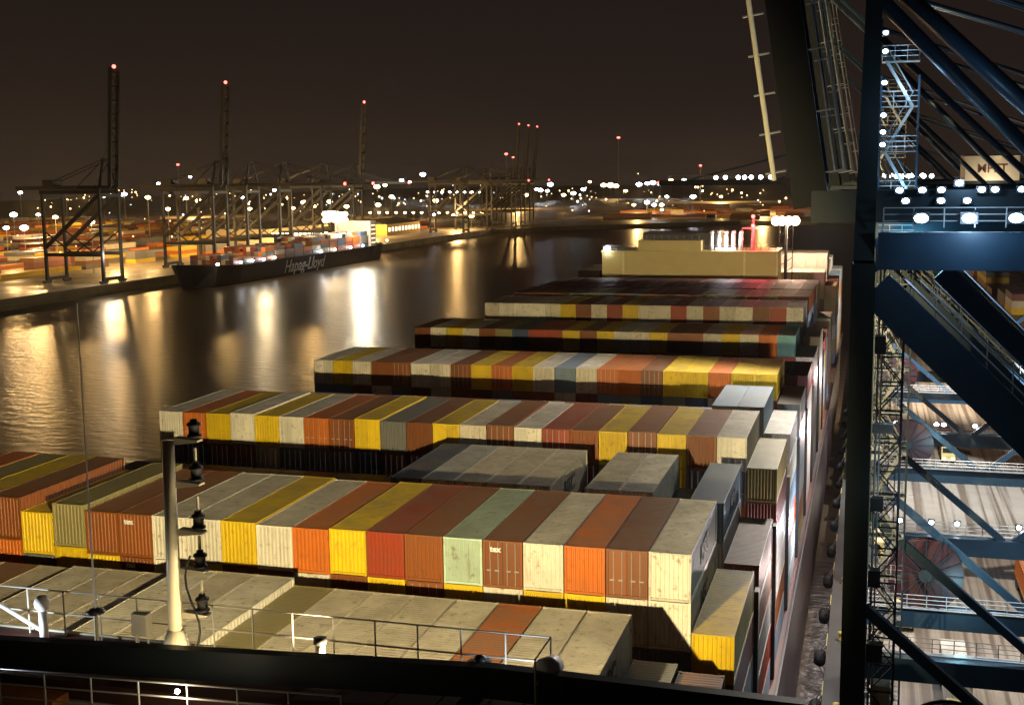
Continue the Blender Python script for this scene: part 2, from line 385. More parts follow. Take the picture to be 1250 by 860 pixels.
def container(bay, j, tier, ztop, hh, c, door=False, lod=0, logo=None, side=None):
    """one box; ztop is the height of its roof; lod 0 = parts, 1 = one mesh"""
    x, y = rowx(j), BAY[bay]+CL/2
    m = CM(c)
    if lod == 2:            # too small or too hidden to pick out singly
        b_ = BULKC.setdefault(c, MB()); src = cmesh('whole', hh); n = len(b_.v)
        b_.v += [(v.co.x+x, v.co.y+y, v.co.z+ztop-hh) for v in src.vertices]; b_.f += [tuple(i+n for i in p.vertices) for p in src.polygons]
        made[(bay, j, tier)] = ztop-hh; return
    lb = '%s container, %s tier, %s bay aft of bridge, %s row from quay' % (CWORD.get(c, c), TIER[tier], ORD[bay+1], ORD[j])
    if lod:
        o = cobj('shipping_container', 'whole', hh, m, None, (x, y, ztop-hh))
    else:
        o = empty('shipping_container', (x, y, ztop-hh))
        cobj('body', 'body_door' if door else 'body', hh, m, o); cobj('frame', 'frame', hh, m, o)
        if door:
            for s in (-1, 1):
                dl = cobj('door', 'door', hh, m, o, (0, -CL/2+.06, 0)); dl.scale.x = s
                for xx in (.28, .78): cobj('lock_rod', 'lock_rod', hh, M_steel if c not in ('yellow', 'white') else m, dl, (xx, 0, 0))
        if logo:
            t = text(logo, .5, M_text, o, (-.45, -CL/2-.012, hh-.55), (math.pi/2, 0, 0), bold=.02)
        if side:
            t = text(side, 1.7, M_ink, o, (CW/2+.012, 0, hh/2), (math.pi/2, 0, math.pi/2), bold=.05)
    made[(bay, j, tier)] = (ztop-hh)
    return tag(o, lb, 'container', 'containers stacked on the big ship')
HC, ST = 2.896, 2.591
fillers = []     # (bay, j, z under which to fill)
def bayrow(bay, top, js, cols, hs=None, tier=0, **kw):
    for k, j in enumerate(js):
        c = cols[k]
        if c is None: continue
        dz = hs.get(j, 0) if hs else 0
        z = top[j] if isinstance(top, dict) else top + dz
        hh = HC if kw.get('hc', True) else ST
        container(bay, j, tier, z, hh, c, door=(random.random() < kw.get('pd', .3)), lod=kw.get('lod', 0),
                  logo=(kw.get('logos') or {}).get(j), side=(kw.get('sides') or {}).get(j))
Z0 = CAMZ
# bay 0, just aft of the bridge
c0 = ['tan', 'tan', 'orange', 'tan', 'tan', 'tan', 'tan', 'olive', 'white', 'tan', 'white', 'tan', 'tan', 'white', 'tan', 'brown', 'tan', 'tan', 'brown', 'orange']
bayrow(0, Z0-23.35, range(3, 23), c0, {j: (.45 if 11 <= j <= 13 else (-.15 if j > 16 else 0)) for j in range(3, 23)}, pd=.2, sides={3: 'MSC'})
bayrow(0, Z0-25.9, (2,), ['grey']); bayrow(0, Z0-26.3, (1,), ['brown'])
# bay 1, the full row
c1 = ['white', 'brown', 'orange', 'white', 'brown', 'mint', 'brown', 'red', 'yellow', 'orange', 'white', 'yellow', 'white', 'white', 'brown', 'brown', 'olive', 'yellow', 'brown', 'yellow', 'olive', 'orange']
h1 = {j: 0 for j in range(2, 25)}
h1.update({18: .35, 19: -.35, 20: .55, 21: .55, 22: .55, 23: .6, 11: -.1, 12: -.1})
bayrow(1, Z0-21.3, range(2, 24), c1, h1, pd=.12, logos={6: 'tex', 16: 'tex'}, sides={2: 'MSC'})
c1b = ['white', 'white', 'yellow', 'yellow', 'white', 'yellow', 'brown', 'yellow', 'brown', 'white', 'brown', 'brown', 'yellow', 'white', 'brown', 'yellow', 'yellow', 'grey', 'orange', 'brown', 'tan', 'red']
bayrow(1, Z0-21.3-HC-.02, range(2, 24), c1b, h1, tier=1, pd=.12, logos={12: 'tex', 16: 'tex'}, sides={2: 'MSC'})
bayrow(1, Z0-21.3-2*HC-.04, range(2, 8), ['grey', 'grey', 'brown', 'tan', 'grey', 'brown'], h1, tier=2, pd=.1)
bayrow(1, Z0-25.95, (1,), ['yellow'], pd=0)
# bay 2, mostly lower
bayrow(2, Z0-22.1, (4, 5), ['white', 'tan'], pd=.2)
bayrow(2, Z0-22.1, (7, 8, 9, 10, 11), ['tan', 'tan', 'tan', 'silver', 'navy'], pd=.2, sides={7: 'MSC'})
bayrow(2, Z0-22.1-HC-.02, (4, 5, 7, 8, 9, 10, 11), ['blue', 'grey', 'blue', 'tan', 'grey', 'brown', 'grey'], tier=1)
bayrow(2, Z0-25.6, (6,), ['grey']); bayrow(2, Z0-25.2, range(12, 24), ['brown', 'grey', 'maroon', 'navy', 'brown', 'brown', 'grey', 'maroon', 'brown', 'grey', 'brown', 'grey'], pd=.2)
bayrow(2, Z0-22.6, (2,), ['blue'], pd=0, sides={2: 'MSC'}); bayrow(2, Z0-22.6-HC-.02, (2,), ['silver'], tier=1); bayrow(2, Z0-24.8, (3,), ['grey'])
bayrow(2, Z0-26.9, (1,), ['maroon'], pd=0)
# bay 3
c3 = ['white', 'brown', 'yellow', 'brown', 'yellow', 'brown', 'red', 'white', 'brown', 'tan', 'yellow', 'brown', 'grey', 'yellow', 'brown', 'orange', 'white', 'yellow', 'white', 'yellow', 'orange', 'white']
bayrow(3, Z0-21.35, range(2, 24), c3, {j: (.12 if j % 5 == 0 else 0) for j in range(2, 24)}, pd=.75)
c3b = ['grey', 'grey', 'yellow', 'brown', 'olive', 'maroon', 'grey', 'brown', 'navy', 'brown', 'grey', 'maroon', 'brown', 'navy', 'grey', 'grey', 'grey', 'tan', 'brown', 'maroon', 'navy', 'grey']
bayrow(3, Z0-21.35-HC-.02, range(2, 24), c3b, {j: (.12 if j % 5 == 0 else 0) for j in range(2, 24)}, tier=1, pd=.6)
bayrow(3, Z0-23.85, (1,), ['olive'], pd=0)
# bay 4 is low, bay 5 full
bayrow(4, Z0-24.4, (1,), ['silver'], lod=1)
bayrow(4, Z0-24.4, range(4, 24), [random.choice(['brown', 'grey', 'maroon', 'tan', 'olive', 'blue']) for _ in range(20)], lod=2)
bayrow(4, Z0-21.9, (2, 3), ['blue', 'blue'], lod=1)
c5 = ['yellow', 'yellow', 'orange', 'yellow', 'yellow', 'brown', 'orange', 'orange', 'tan', 'blue', 'tan', 'yellow', 'orange', 'yellow', 'brown', 'tan', 'white', 'brown', 'brown', 'tan', 'yellow', 'white']
bayrow(5, Z0-21.4, range(2, 24), c5, pd=.6)
bayrow(5, Z0-21.4-HC-.02, range(2, 24), [random.choice(['olive', 'grey', 'maroon', 'brown', 'navy', 'tan', 'blue']) for _ in range(22)], tier=1, lod=1)
bayrow(5, Z0-24.6, (1,), ['grey'], lod=1)
bayrow(6, Z0-24.2, range(1, 24), [random.choice(['brown', 'grey', 'maroon', 'olive', 'navy']) for _ in range(23)], lod=2)
c7 = ['teal', 'orange', 'tan', 'yellow', 'tan', 'brown', 'brown', 'yellow', 'tan', 'white', 'yellow', 'brown', 'yellow', 'red', 'red', 'navy', 'olive', 'brown', 'tan', 'yellow', 'tan', 'brown']
bayrow(7, Z0-21.5, range(2, 24), c7, lod=1)
bayrow(7, Z0-21.5-HC-.02, range(2, 24), [random.choice(['olive', 'grey', 'maroon', 'brown', 'olive']) for _ in range(22)], tier=1, lod=1)
bayrow(7, Z0-24.4, (1,), ['silver'], lod=1)
c8 = ['white', 'red', 'brown', 'tan', 'tan', 'brown', 'tan', 'red', 'tan', 'tan', 'yellow', 'red', 'tan', 'brown', 'yellow', 'tan', 'white', 'white', 'white', 'tan']
bayrow(8, Z0-19.7, range(2, 22), c8, lod=1)
bayrow(8, Z0-19.7-HC-.02, range(2, 22), [random.choice(['grey', 'maroon', 'brown', 'grey', 'tan']) for _ in range(20)], tier=1, lod=2)
for b_, z_ in ((9, 19.6), (10, 19.9), (11, 20.6)):
    bayrow(b_, Z0-z_, range(2, 22), [random.choice(['maroon', 'brown', 'grey', 'tan', 'olive', 'brown']) for _ in range(20)], lod=2)
# outer stacks along the quay side: their long walls show edge-on
low = {}
for (b_, j, t_), zb in made.items():
    low[(b_, j)] = min(low.get((b_, j), 99), zb)
for b_ in range(0, 5):
    zb = low.get((b_, 1))
    if zb is None: continue
    t_ = 1
    while zb - HC > DECK+.6:
        container(b_, 1, t_, zb-.02, HC, random.choice(['maroon', 'silver', 'blue', 'brown', 'white', 'grey', 'red', 'blue', 'silver']), lod=1)
        zb -= HC+.02; t_ += 1
    low[(b_, 1)] = zb
# the boxes buried under and behind those
SHADE = ['maroon', 'grey', 'blue', 'brown', 'silver', 'olive']
bulk = {c: MB() for c in SHADE+['white']}
for b_ in range(len(BAY)):
    for j in range(1, 24):
        zb = low.get((b_, j)) or Z0-24-random.choice((0, 2.9))
        while zb-1.2 > DECK+.3:
            z0 = max(zb-HC, DECK+.05)
            bulk[random.choice(SHADE)].box(rowx(j)-CW/2, rowx(j)+CW/2, BAY[b_]+.01, BAY[b_]+CL-.01, z0, zb-.02); zb = z0
for b_, yy in enumerate((276, 293, 310, 326)):
    for j in range(1, 24):
        zb = Z0 - (17.9 if (b_ in (1,) and 2 <= j <= 6) else 21.0) - (2.9 if j == 1 else 0); k = 0
        while zb-1.2 > DECK+.3:
            z0 = max(zb-HC, DECK+.05)
            bulk['white' if 2 <= j <= 6 and zb > Z0-24 else random.choice(SHADE)].box(rowx(j)-CW/2, rowx(j)+CW/2, yy, yy+CL, z0, zb-.02); zb = z0
for c, mb in BULKC.items():
    tag(mb.build('container_stack', CM(c)), '%s containers in the low and far bays of the ship' % CWORD.get(c, c), 'containers', kind='stuff')
for c, mb in bulk.items():
    tag(mb.build('lower_container_stack', CM(c)), '%s containers stowed beneath the top tiers and aft of the casing' % CWORD.get(c, c), 'containers', kind='stuff')

# ------------------------------------------------------------------ bridge roof in front
def rail(mb, pts, hgt, bars=3, post=1.5, r=.03):
    for a, b in zip(pts, pts[1:]):
        a = Vector(a); b = Vector(b); n = max(1, round((b-a).length/post))
        for k in range(n+1):
            p = a.lerp(b, k/n); mb.tube(p, p+Vector((0,0,hgt)), r*1.1, n=6)
        for q in range(bars):
            z = Vector((0,0,hgt*(1-q/bars))); mb.tube(a+z, b+z, r, n=6)
RZ = Z0-13.55                     # roof deck
dk = MB(); dk.box(-66, -7.6, 27.6, 30.75, RZ-.5, RZ); bridge = sp(dk, 'bridge_roof', M_maroon)
ed = MB(); ed.box(-66, -7.6, 30.75, 30.83, RZ-.55, RZ+.06); ed.build('roof_edge', M_cream, bridge)
hs = MB(); hs.box(-67, -5, 22, 30.3, DECK, RZ-.52); sp(hs, 'deckhouse', M_cream)
wn = MB(); wn.box(-66, -6, 30.28, 30.34, RZ-2.6, RZ-1.4); sp(wn, 'window_band', M_glass)
# dark swept bulwark
bw = MB(); bpts = [(-44, 25.8), (-23.4, 27.7), (-9.2, 29.25), (-1.2, 29.0)]
for (xa, ya), (xb, yb) in zip(bpts, bpts[1:]):
    bw.hexa([(xa,ya,Z0-13.47),(xb,yb,Z0-13.47),(xb,yb+.35,Z0-13.47),(xa,ya+.35,Z0-13.47),(xa,ya,Z0-12.62),(xb,yb,Z0-12.62),(xb,yb+.35,Z0-12.62),(xa,ya+.35,Z0-12.62)])
sp(bw, 'bulwark', M_bul)
wg = MB(); wg.box(-9, -1.0, 26.5, 29.0, RZ-.8, RZ-.05); sp(wg, 'bridge_wing', M_dark)
r1 = MB(); rail(r1, [(-42, 30.5, RZ), (-7.9, 30.5, RZ), (-7.9, 28.9, RZ)], 1.42, 2, 1.24, .024); sp(r1, 'roof_railing', M_rail)
# lower platform with its own railing in front of the bulwark
lp = MB(); lp.box(-44, -10.5, 24.2, 27.55, Z0-14.5, Z0-14.2); sp(lp, 'lower_platform', M_maroon)
lo = MB(); lo.box(-27, -20.4, 26.25, 26.95, Z0-14.2, Z0-13.52); sp(lo, 'locker', M_orange)
r2 = MB(); rail(r2, [(-40, 26.0, Z0-14.05), (-21.8, 26.0, Z0-13.78), (-12.0, 26.05, Z0-13.45)], 1.1, 3, 1.35, .024); sp(r2, 'platform_railing', M_rail)
dl = MB(); dl.ball((-16.4, 25.9, Z0-12.64), .065, 10); dlo = sp(dl, 'deck_lamp', G_white, None, True)
lamp('POINT', (-16.4, 25.7, Z0-12.75), 60, (1, .86, .62), .08, parent=dlo, name='deck_lamp_light')
# signal mast with its lanterns
def lantern(mb, c): mb.lathe(c, [(.05,0),(.20,.02),(.20,.08),(.15,.1),(.15,.32),(.2,.34),(.2,.40),(.10,.46),(.10,.52)], 10)
def P3(x, z, y=30.0): return Vector((x, y, Z0+z))
mt = MB(); mt.tube(P3(-18.95, -13.55), P3(-18.88, -7.2), .21, .17, 12); mt.tube(P3(-18.95, -13.55), P3(-18.95, -12.75), .5, .24, 10)
mast = sp(mt, 'signal_mast', M_cream, None, True)
for k, (z, s) in enumerate(((-7.1, 1), (-8.35, 1), (-9.75, 1), (-10.9, 1), (-12.2, 1))):
    b_ = MB(); b_.hexa([P3(-18.7, z-.22), P3(-17.95, z-.12), P3(-17.95, z-.12, 30.3), P3(-18.7, z-.22, 30.3), P3(-18.7, z-.02), P3(-17.95, z-.06), P3(-17.95, z-.06, 30.3), P3(-18.7, z-.02, 30.3)])
    b_.build('bracket', M_cream, mast)
    l_ = MB(); lantern(l_, P3(-18.12, z, 30.15)); l_.build('lantern', M_black, mast, True)
    if k: q_ = MB(); q_.tube(P3(-18.12, z+.5, 30.15), P3(-18.12, z+.95, 30.15), .05, n=6); q_.build('conduit', M_cream, mast)
cb = MB()
for k in range(9):
    a0 = k*.7; cb.tube(P3(-18.35+.2*math.sin(a0), -13.4+k*.32), P3(-18.35+.2*math.sin(a0+.7), -13.4+(k+1)*.32), .035, n=5)
cb.build('cable', M_black, mast)
# whip antenna
an = empty('whip_antenna', (-21.6, 30.0, RZ)); tag(an, 'tall thin whip antenna on the bridge roof railing beside the mast', 'antenna')
MB().tube((0,0,0), (0,0,1.0), .07, .06).build('socket', M_cream, an); MB().tube((0,0,1.0), (.02,0,10.2), .035, .012, 6).build('whip', M_wp, an)
MB().lathe((0,0,1.0), [(.1,0),(.28,.05),(.28,.12),(.1,.2)], 12).build('collar', M_dark, an, True)
# small fittings
def vent(x, z1, capc=M_black):
    o = empty('vent_pipe', (x, 29.9, RZ)); MB().tube((0,0,0), (0,0,z1), .14, n=10).build('pipe', M_cream, o, True)
    MB().tube((0,0,z1), (0,0,z1+.16), .19, n=10).build('cap', capc, o, True); return o
tag(vent(-14.35, .85), 'short cream vent pipe with black cap on the bridge roof', 'vent')
st = empty('satellite_dome', (-23.5, 30.1, RZ)); MB().tube((0,0,0), (0,0,.9), .13).build('pedestal', M_wp, st, True); MB().ball((0,0,1.15), .24, 12, 1.1).build('dome', M_wp, st, True)
MB().tube((-2.0,0,1.2), (-.1,0,.3), .06).build('stay', M_wp, st); tag(st, 'white pedestal with small dome and slanting stay on the bridge roof', 'antenna')
for x, w_, hh in ((-22.9, .5, .5), (-16.0, .2, .6)):
    pass
cbx = empty('junction_box', (-20.2, 30.2, RZ)); MB().box(-.25, .25, -.15, .15, .45, 1.1).build('cabinet', M_cream, cbx)
for s in (-.2, .2): MB().tube((s,0,0), (s,0,.46), .03).build('leg', M_cream, cbx)
tag(cbx, 'small cream cabinet on legs left of the signal mast', 'cabinet')
sl = empty('searchlight', (-7.75, 29.6, RZ)); MB().tube((0,0,0), (0,0,.7), .1).build('stand', M_wp, sl)
MB().tube((-.05,-.25,.95), (.1,.35,.9), .32, .28, 12).build('drum', M_wp, sl, True); MB().box(-.4,.4,-.05,.05,.55,.65).build('yoke', M_wp, sl)
tag(sl, 'white covered searchlight at the end of the bridge roof railing', 'searchlight')
cp = empty('compass_binnacle', (-9.7, 29.9, RZ)); MB().lathe((0,0,0), [(.3,0),(.26,.5),(.34,.6),(.34,.8),(.1,.86)], 12).build('stand', M_black, cp, True); MB().ball((0,0,.8), .2, 10).build('hood', M_dark, cp, True)
tag(cp, 'black round binnacle on the bridge roof by the searchlight', 'binnacle')

def deck_lamp(x, y, z, g, p, c, lbl):
    o = empty('deck_lamp', (x, y, RZ)); MB().tube((0,0,0), (0,0,z), .04, n=6).build('stem', M_dark, o); MB().ball((0,0,z+.07), .08, 8).build('bulb', g, o, True)
    lamp('POINT', (0, .0, z+.2), p, c, .08, parent=o, name='deck_lamp_light'); tag(o, lbl, 'lamp')
deck_lamp(-17.9, 28.75, .15, G_warm, 120, (1, .78, .45), 'small warm lamp added behind the bulwark to light the signal mast')  # unseen lamp added so the mast and rails show lit
ml = empty('mast_fill_lamp', (-13.2, 29.7, RZ)); MB().tube((0,0,0), (0,0,.2), .05).build('stem', M_dark, ml); MB().box(-.12, .12, -.1, .1, .2, .4).build('housing', M_dark, ml)  # added floodlight, hidden behind the bulwark, to brighten the mast
MB().box(-.135, -.122, -.08, .08, .22, .38).build('lens', G_warm, ml); tag(ml, 'small added fill lamp on the bridge roof aimed at the signal mast', 'floodlight')
lamp('SPOT', (-.2, 0, .3), 2600, (1, .80, .48), .06, (-5.7, .3, 3.6), 70, .5, ml, name='mast_fill_light')
deck_lamp(-24.2, 29.2, .25, G_white, 240, (.75, .87, 1), 'small cool lamp on the bridge roof beside the white dome')
deck_lamp(-8.3, 29.7, .25, G_white, 130, (.75, .87, 1), 'small cool lamp on the bridge roof beside the searchlight')
# floodlight bank under the aft edge of the bridge: it lights the container ends
fb = empty('floodlight_bank', (-17.6, 31.2, Z0-15.5)); tag(fb, 'warm floodlight bank on the aft wall of the bridge', 'floodlight')
MB().box(-.8, .8, -.9, -.6, -.3, .3).build('bracket', M_cream, fb)
for k in range(3):
    f_ = MB(); f_.box(-.75+k*.5, -.30+k*.5, -.6, -.25, -.2, .2); f_.build('housing', M_dark, fb)
    g_ = MB(); g_.box(-.72+k*.5, -.33+k*.5, -.245, -.235, -.17, .17); g_.build('lens', G_warm, fb)
WARM = (1, .80, .41)
lamp('SPOT', (0, .1, 0), 112000, WARM, .22, (-.42, 1, -.04), 98, .30, fb, linear=True)

# ------------------------------------------------------------------ casing aft
cas = MB(); CY = 256
cas.box(-54.4, -18.1, CY, CY+14, DECK, Z0-15.6)
casing = sp(cas, 'engine_casing', M_yel)
c2 = MB(); c2.box(-46.8, -33.5, CY+.6, CY+13, Z0-15.34, Z0-13.2); c2.build('funnel_block', M_yel, casing)
for x in (-49.8, -24.6, -18.0):
    p_ = MB(); p_.box(x-.22, x+.22, CY-.15, CY+.0, Z0-24, Z0-15.4); p_.build('corner_post', mat('pale_yellow', (.75,.66,.38), .5), casing)
rt = MB(); rt.box(-54.6, -17.9, CY-.2, CY+14.2, Z0-15.6, Z0-15.35); rt.build('roof_edge', M_yel, casing)
rl = MB(); rail(rl, [(-54.2, CY+.3, Z0-15.35), (-47.2, CY+.3, Z0-15.35)], 1.1, 3, 1.5, .04); rail(rl, [(-33, CY+.3, Z0-15.35), (-18.3, CY+.3, Z0-15.35)], 1.1, 3, 1.5, .04); rail(rl, [(-46.6, CY+1, Z0-13.2), (-34, CY+1, Z0-13.2)], 1.1, 3, 1.5, .04)
rl.build('railing', M_steel, casing)
fn = MB(); fn.box(-46.5, -30.5, CY+5, CY+12.5, Z0-15.34, Z0-11.8); fn.build('funnel_top', mat('funnel_dark', (.06,.045,.03), .6), casing)
for k in range(5):
    x = -31.6+k*1.5; t_ = MB(); t_.tube((x, CY+2.2, Z0-15.4), (x, CY+2.2, Z0-11.9), .42, n=12); t_.tube((x, CY+2.2, Z0-11.9), (x, CY+3.0, Z0-11.4), .42, .4, n=12); t_.build('exhaust_pipe', M_wp, casing, True)
rm = MB(); rm.tube((-23.2, CY+3, Z0-15.4), (-23.2, CY+3, Z0-8.6), .5, .25, 10); rm.box(-25.4, -21.2, CY+2.8, CY+3.2, Z0-10.9, Z0-10.6); rm.build('aft_mast', mat('red_lit_mast', (.55,.10,.10), .5), casing)  # red lamp glow is put into the mast colour
for z in (-10.2, -8.3): q_ = MB(); q_.ball((-23.2, CY+2.6, Z0+z), .38); q_.build('red_lamp', G_red, casing, True)
lamp('POINT', (-22.2, CY+.8, Z0-11.0), 5200, (1, .12, .12), .3, parent=casing, name='red_lamp_light')
lamp('POINT', (-28.5, CY+.3, Z0-13.0), 1900, (.9, .95, 1), .3, parent=casing, name='deck_lamp_light')
q_ = MB(); q_.box(-30.5, -26.5, CY+.2, CY+.3, Z0-14.9, Z0-14.7); q_.build('strip_lamp', G_white, casing)
q_ = MB(); q_.ball((-53.2, CY-.4, Z0-15.0), .7); q_.build('deck_lamp', G_white, casing, True)
# stern flood mast
sm = empty('stern_flood_mast', (-17.6, CY+20, DECK)); tag(sm, 'brightly burning floodlight mast behind the yellow casing', 'floodlight mast')
zz = Z0-10.2-DECK
MB().tube((0,0,0), (0,0,zz), .5, .3, 10).build('pole', M_far, sm, True)
MB().box(-2.6, 2.6, -.2, .2, zz-.4, zz-.1).build('crossarm', M_far, sm)
for dx in (-2.2, -.9, .5, 1.9): MB().ball((dx, -.3, zz+.35), 1.0, 10).build('lamp_head', G_warm, sm, True)
for k in range(5): MB().beam((-1.4, 0, zz-2.2*k-3), (1.4, 0, zz-2.2*k-1.0), .16).build('brace', M_far, sm)
for s in (-1.4, 1.4): MB().beam((s,0,zz-14), (s,0,zz-.4), .2).build('strut', M_far, sm)
lamp('POINT', (1.5, 3.5, zz+.2), 34000, (1, .66, .46), 1.0, parent=sm)

# ------------------------------------------------------------------ ship-to-shore cranes
def crane(name, X, Y, facing, mtl, legm, boom, label, group=None, gauge=29., wd=22., near=True, z0=5.0, apex=65.5):
    """local axes: +x inland, sea rail at x=0, y along the quay, z=0 the quay"""
    o = empty(name, (X, Y, z0), 0 if facing > 0 else math.pi); tag(o, label, 'crane', group)
    B = lambda nm, mb, m=mtl, p=o, sm=False: mb.build(nm, m, p, sm)
    H = 48.0; W2 = wd/2; lw = 1.45
    for u in (0, gauge):
        for s in (-1, 1):
            mb = MB(); mb.beam((u, s*W2, 3.4), (u, s*W2, H), lw, lw, 1.3, 1.3, up=(0,1,0)); B('leg', mb, legm)
            mb = MB(); mb.box(u-.6, u+.6, s*W2-3.4, s*W2+3.4, .75, 1.75)
            for k in range(4): mb.tube((u-.25, s*W2-2.7+k*1.8, .43), (u+.25, s*W2-2.7+k*1.8, .43), .42, n=12)
            B('bogie', mb, M_dark)
        mb = MB(); mb.box(u-.75, u+.75, -W2-.9, W2+.9, 1.76, 3.4); B('sill_beam', mb)
        mb = MB(); mb.box(u-.65, u+.65, -W2+.74, W2-.74, H-2.2, H-.5); B('cross_beam', mb)
    for s in (-1, 1):
        y = s*W2
        mb = MB(); mb.box(.74, gauge-.74, y-.6, y+.6, 14.6, 16.4); B('portal_beam', mb)
        mid = gauge/2
        for u in (.6, gauge-.6):
            mb = MB(); mb.beam((mid+(.5 if u > mid else -.5), y, 16.3), (u, y, 27.6), .62, .62); B('v_brace', mb)
        mb = MB(); mb.beam((.7, y, 46.6), (gauge-.6, y, 19.6), .9, 2.1); B('diagonal_brace', mb)
        if near:
            mb = MB()
            for q, rr in ((1.35, .09), (1.9, .05), (2.45, .05)): mb.tube((.9, y, 46.6+q*1.35), (gauge-.6, y, 19.6+q*1.35), rr, n=6)
            for k in range(20): xx = 1.2+k*1.4; zz_ = 46.6-(xx-.7)*27/27.7; mb.tube((xx, y, zz_+1.4), (xx, y, zz_+3.3), .04, n=5)
            B('brace_walkway', mb, M_steel)
            mb = MB(); mb.beam((4.5, y*.55, 47.2), (gauge-.6, y*.55, 23.2), .7, 1.2); B('inner_brace', mb)
        mb = MB(); mb.box(-.5 if s > 0 else .74, gauge+1.5, y-.55, y+.55, H-.35, H+1.75); B('upper_girder', mb)
        mb = MB(); mb.beam((0, y, H), (.2, s*(W2-5.5), apex), 1.15, 1.15, .9, .9, up=(0,1,0)); B('mast_post', mb, legm)
        mb = MB(); mb.tube((.3, s*(W2-5.5), apex-.5), (15.5, y-s*.2, H+1.7), .5 if Y < 100 else .3, n=10); B('back_strut', mb, mtl, o, True)
        for k in (0, .9): mb = MB(); mb.tube((.3, s*(W2-5.5)+k, apex), (38, s*3.2+k, H+4), .16, n=6); B('back_stay', mb)
        mb = MB(); mb.box(-3.3, gauge+20, s*3.4-.5, s*3.4+.5, H+2.02, H+4.0); B('main_girder', mb, M_crane2 if near else mtl)
    mb = MB(); mb.box(-.5, .9, -W2+5, W2-5, apex-.6, apex+.5); B('apex_beam', mb)
    mb = MB(); mb.box(14.0, 15.2, -W2+.56, W2-.56, H+.3, H+1.8); B('tie_beam', mb)
    mb = MB(); mb.box(gauge+18, gauge+20, -2.9, 2.9, H+2.2, H+3.8); B('tail_beam', mb)
    hx = 11.6 if Y == 171 else 31
    mb = MB(); mb.box(hx, hx+6.4, -4.4, 4.4, H+4.02, H+7.1); mh = B('machinery_house', mb, M_cream if near else mtl)
    mb = MB(); mb.box(hx-.2, hx+6.6, -4.6, 4.6, H+7.1, H+7.25); B('house_roof', mb, legm, mh)
    # boom
    ang = boom; L = 62.; hz = H+3.0; hxx = -3.3
    dx, dz = -math.cos(ang), math.sin(ang); nx, nz = math.sin(ang), math.cos(ang)       # n: boom's upper side
    pt = lambda t, q, y: (hxx+dx*t+nx*q, y, hz+dz*t+nz*q)
    for s in (-1, 1):
        mb = MB(); a = pt(0, 0, s*3.4); b = pt(L, 0, s*3.4); mb.beam(a, b, 1.0, 2.2, .9, 1.7, up=(nx, 0, nz)); B('boom_girder', mb, M_boom if near else legm)
        mb = MB()
        for k in range(16): mb.tube(pt(2+k*3.8, 1.15, s*3.9), pt(2+k*3.8, 2.25, s*3.9), .05, n=4)
        for q in (1.7, 2.25): mb.tube(pt(2, q, s*3.9), pt(59, q, s*3.9), .05, n=4)
        B('boom_railing', mb, M_steel if near else mtl)
    mb = MB()
    for k in range(9):
        mb.beam(pt(2+k*7.2, .2, -2.9), pt(2+k*7.2, .2, 2.9), .5, .9)
        if k < 8: sg = 1 if k % 2 else -1; mb.beam(pt(2.3+k*7.2, .2, -sg*2.9), pt(8.9+k*7.2, .2, sg*2.9), .3, .3)
    B('boom_bracing', mb)
    if ang < .5:
        for s in (-1, 1):
            for t in (24, 52): mb = MB(); mb.tube((0, s*4, apex), pt(t, 1, s*3.4), .2, n=6); B('fore_stay', mb)
    else:
        for s in (-1, 1):
            mb = MB(); mb.tube((0, s*4, apex), pt(20, 1.2, s*3.4), .16, n=6); mb.tube(pt(20, 1.2, s*3.4), pt(40, 1.2, s*3.4), .16, n=6); B('fore_stay', mb)
    mb = MB(); mb.ball(pt(L+.6, 0, 0), .55 if near else 1.0); B('beacon', mb, G_red, o, True)
    if not near:
        return o
    # cable reel
    ry = -W2-.2; rx, rz_ = 5.6, 19.3
    mb = MB()
    mb.tube((rx, ry-.35, rz_), (rx, ry-.22, rz_), 3.1, n=36); mb.tube((rx, ry+.22, rz_), (rx, ry+.35, rz_), 3.1, n=36)
    reel = B('cable_reel', mb, M_reel)
    mb = MB(); mb.tube((rx, ry-.22, rz_), (rx, ry+.22, rz_), 2.5, n=30); B('cable_coil', mb, M_black, reel, True)
    mb = MB()
    for k in range(16):
        a = 2*math.pi*k/16; mb.beam((rx+.5*math.cos(a), ry-.42, rz_+.5*math.sin(a)), (rx+3.05*math.cos(a), ry-.42, rz_+3.05*math.sin(a)), .12, .12)
    mb.tube((rx, ry-.7, rz_), (rx, ry-.35, rz_), .55, n=14); B('spokes', mb, M_crane2, reel)
    mb = MB(); mb.beam((rx-1.4, ry, 16.4), (rx, ry+.5, rz_), .3); mb.beam((rx+1.4, ry, 16.4), (rx, ry+.5, rz_), .3); B('reel_stand', mb, mtl, reel)
    # walkways with railings on the portal beams and upper girders
    for s in (-1, 1):
        mb = MB(); rail(mb, [(1, s*(W2+.9), 16.5), (gauge-1, s*(W2+.9), 16.5)], 1.1, 3, 1.6, .035)
        mb.box(.8, gauge-.8, s*(W2+.75)-.35, s*(W2+.75)+.35, 16.42, 16.48); B('walkway', mb, M_steel)
        mb = MB(); rail(mb, [(1, s*(W2+.45), H+2.02), (gauge+1, s*(W2+.45), H+2.02)], 1.1, 3, 1.6, .035); B('walkway', mb, M_steel)
    # stair tower on the far sea leg
    sx, sy = 1.0, W2
    z = 3.4; k = 0
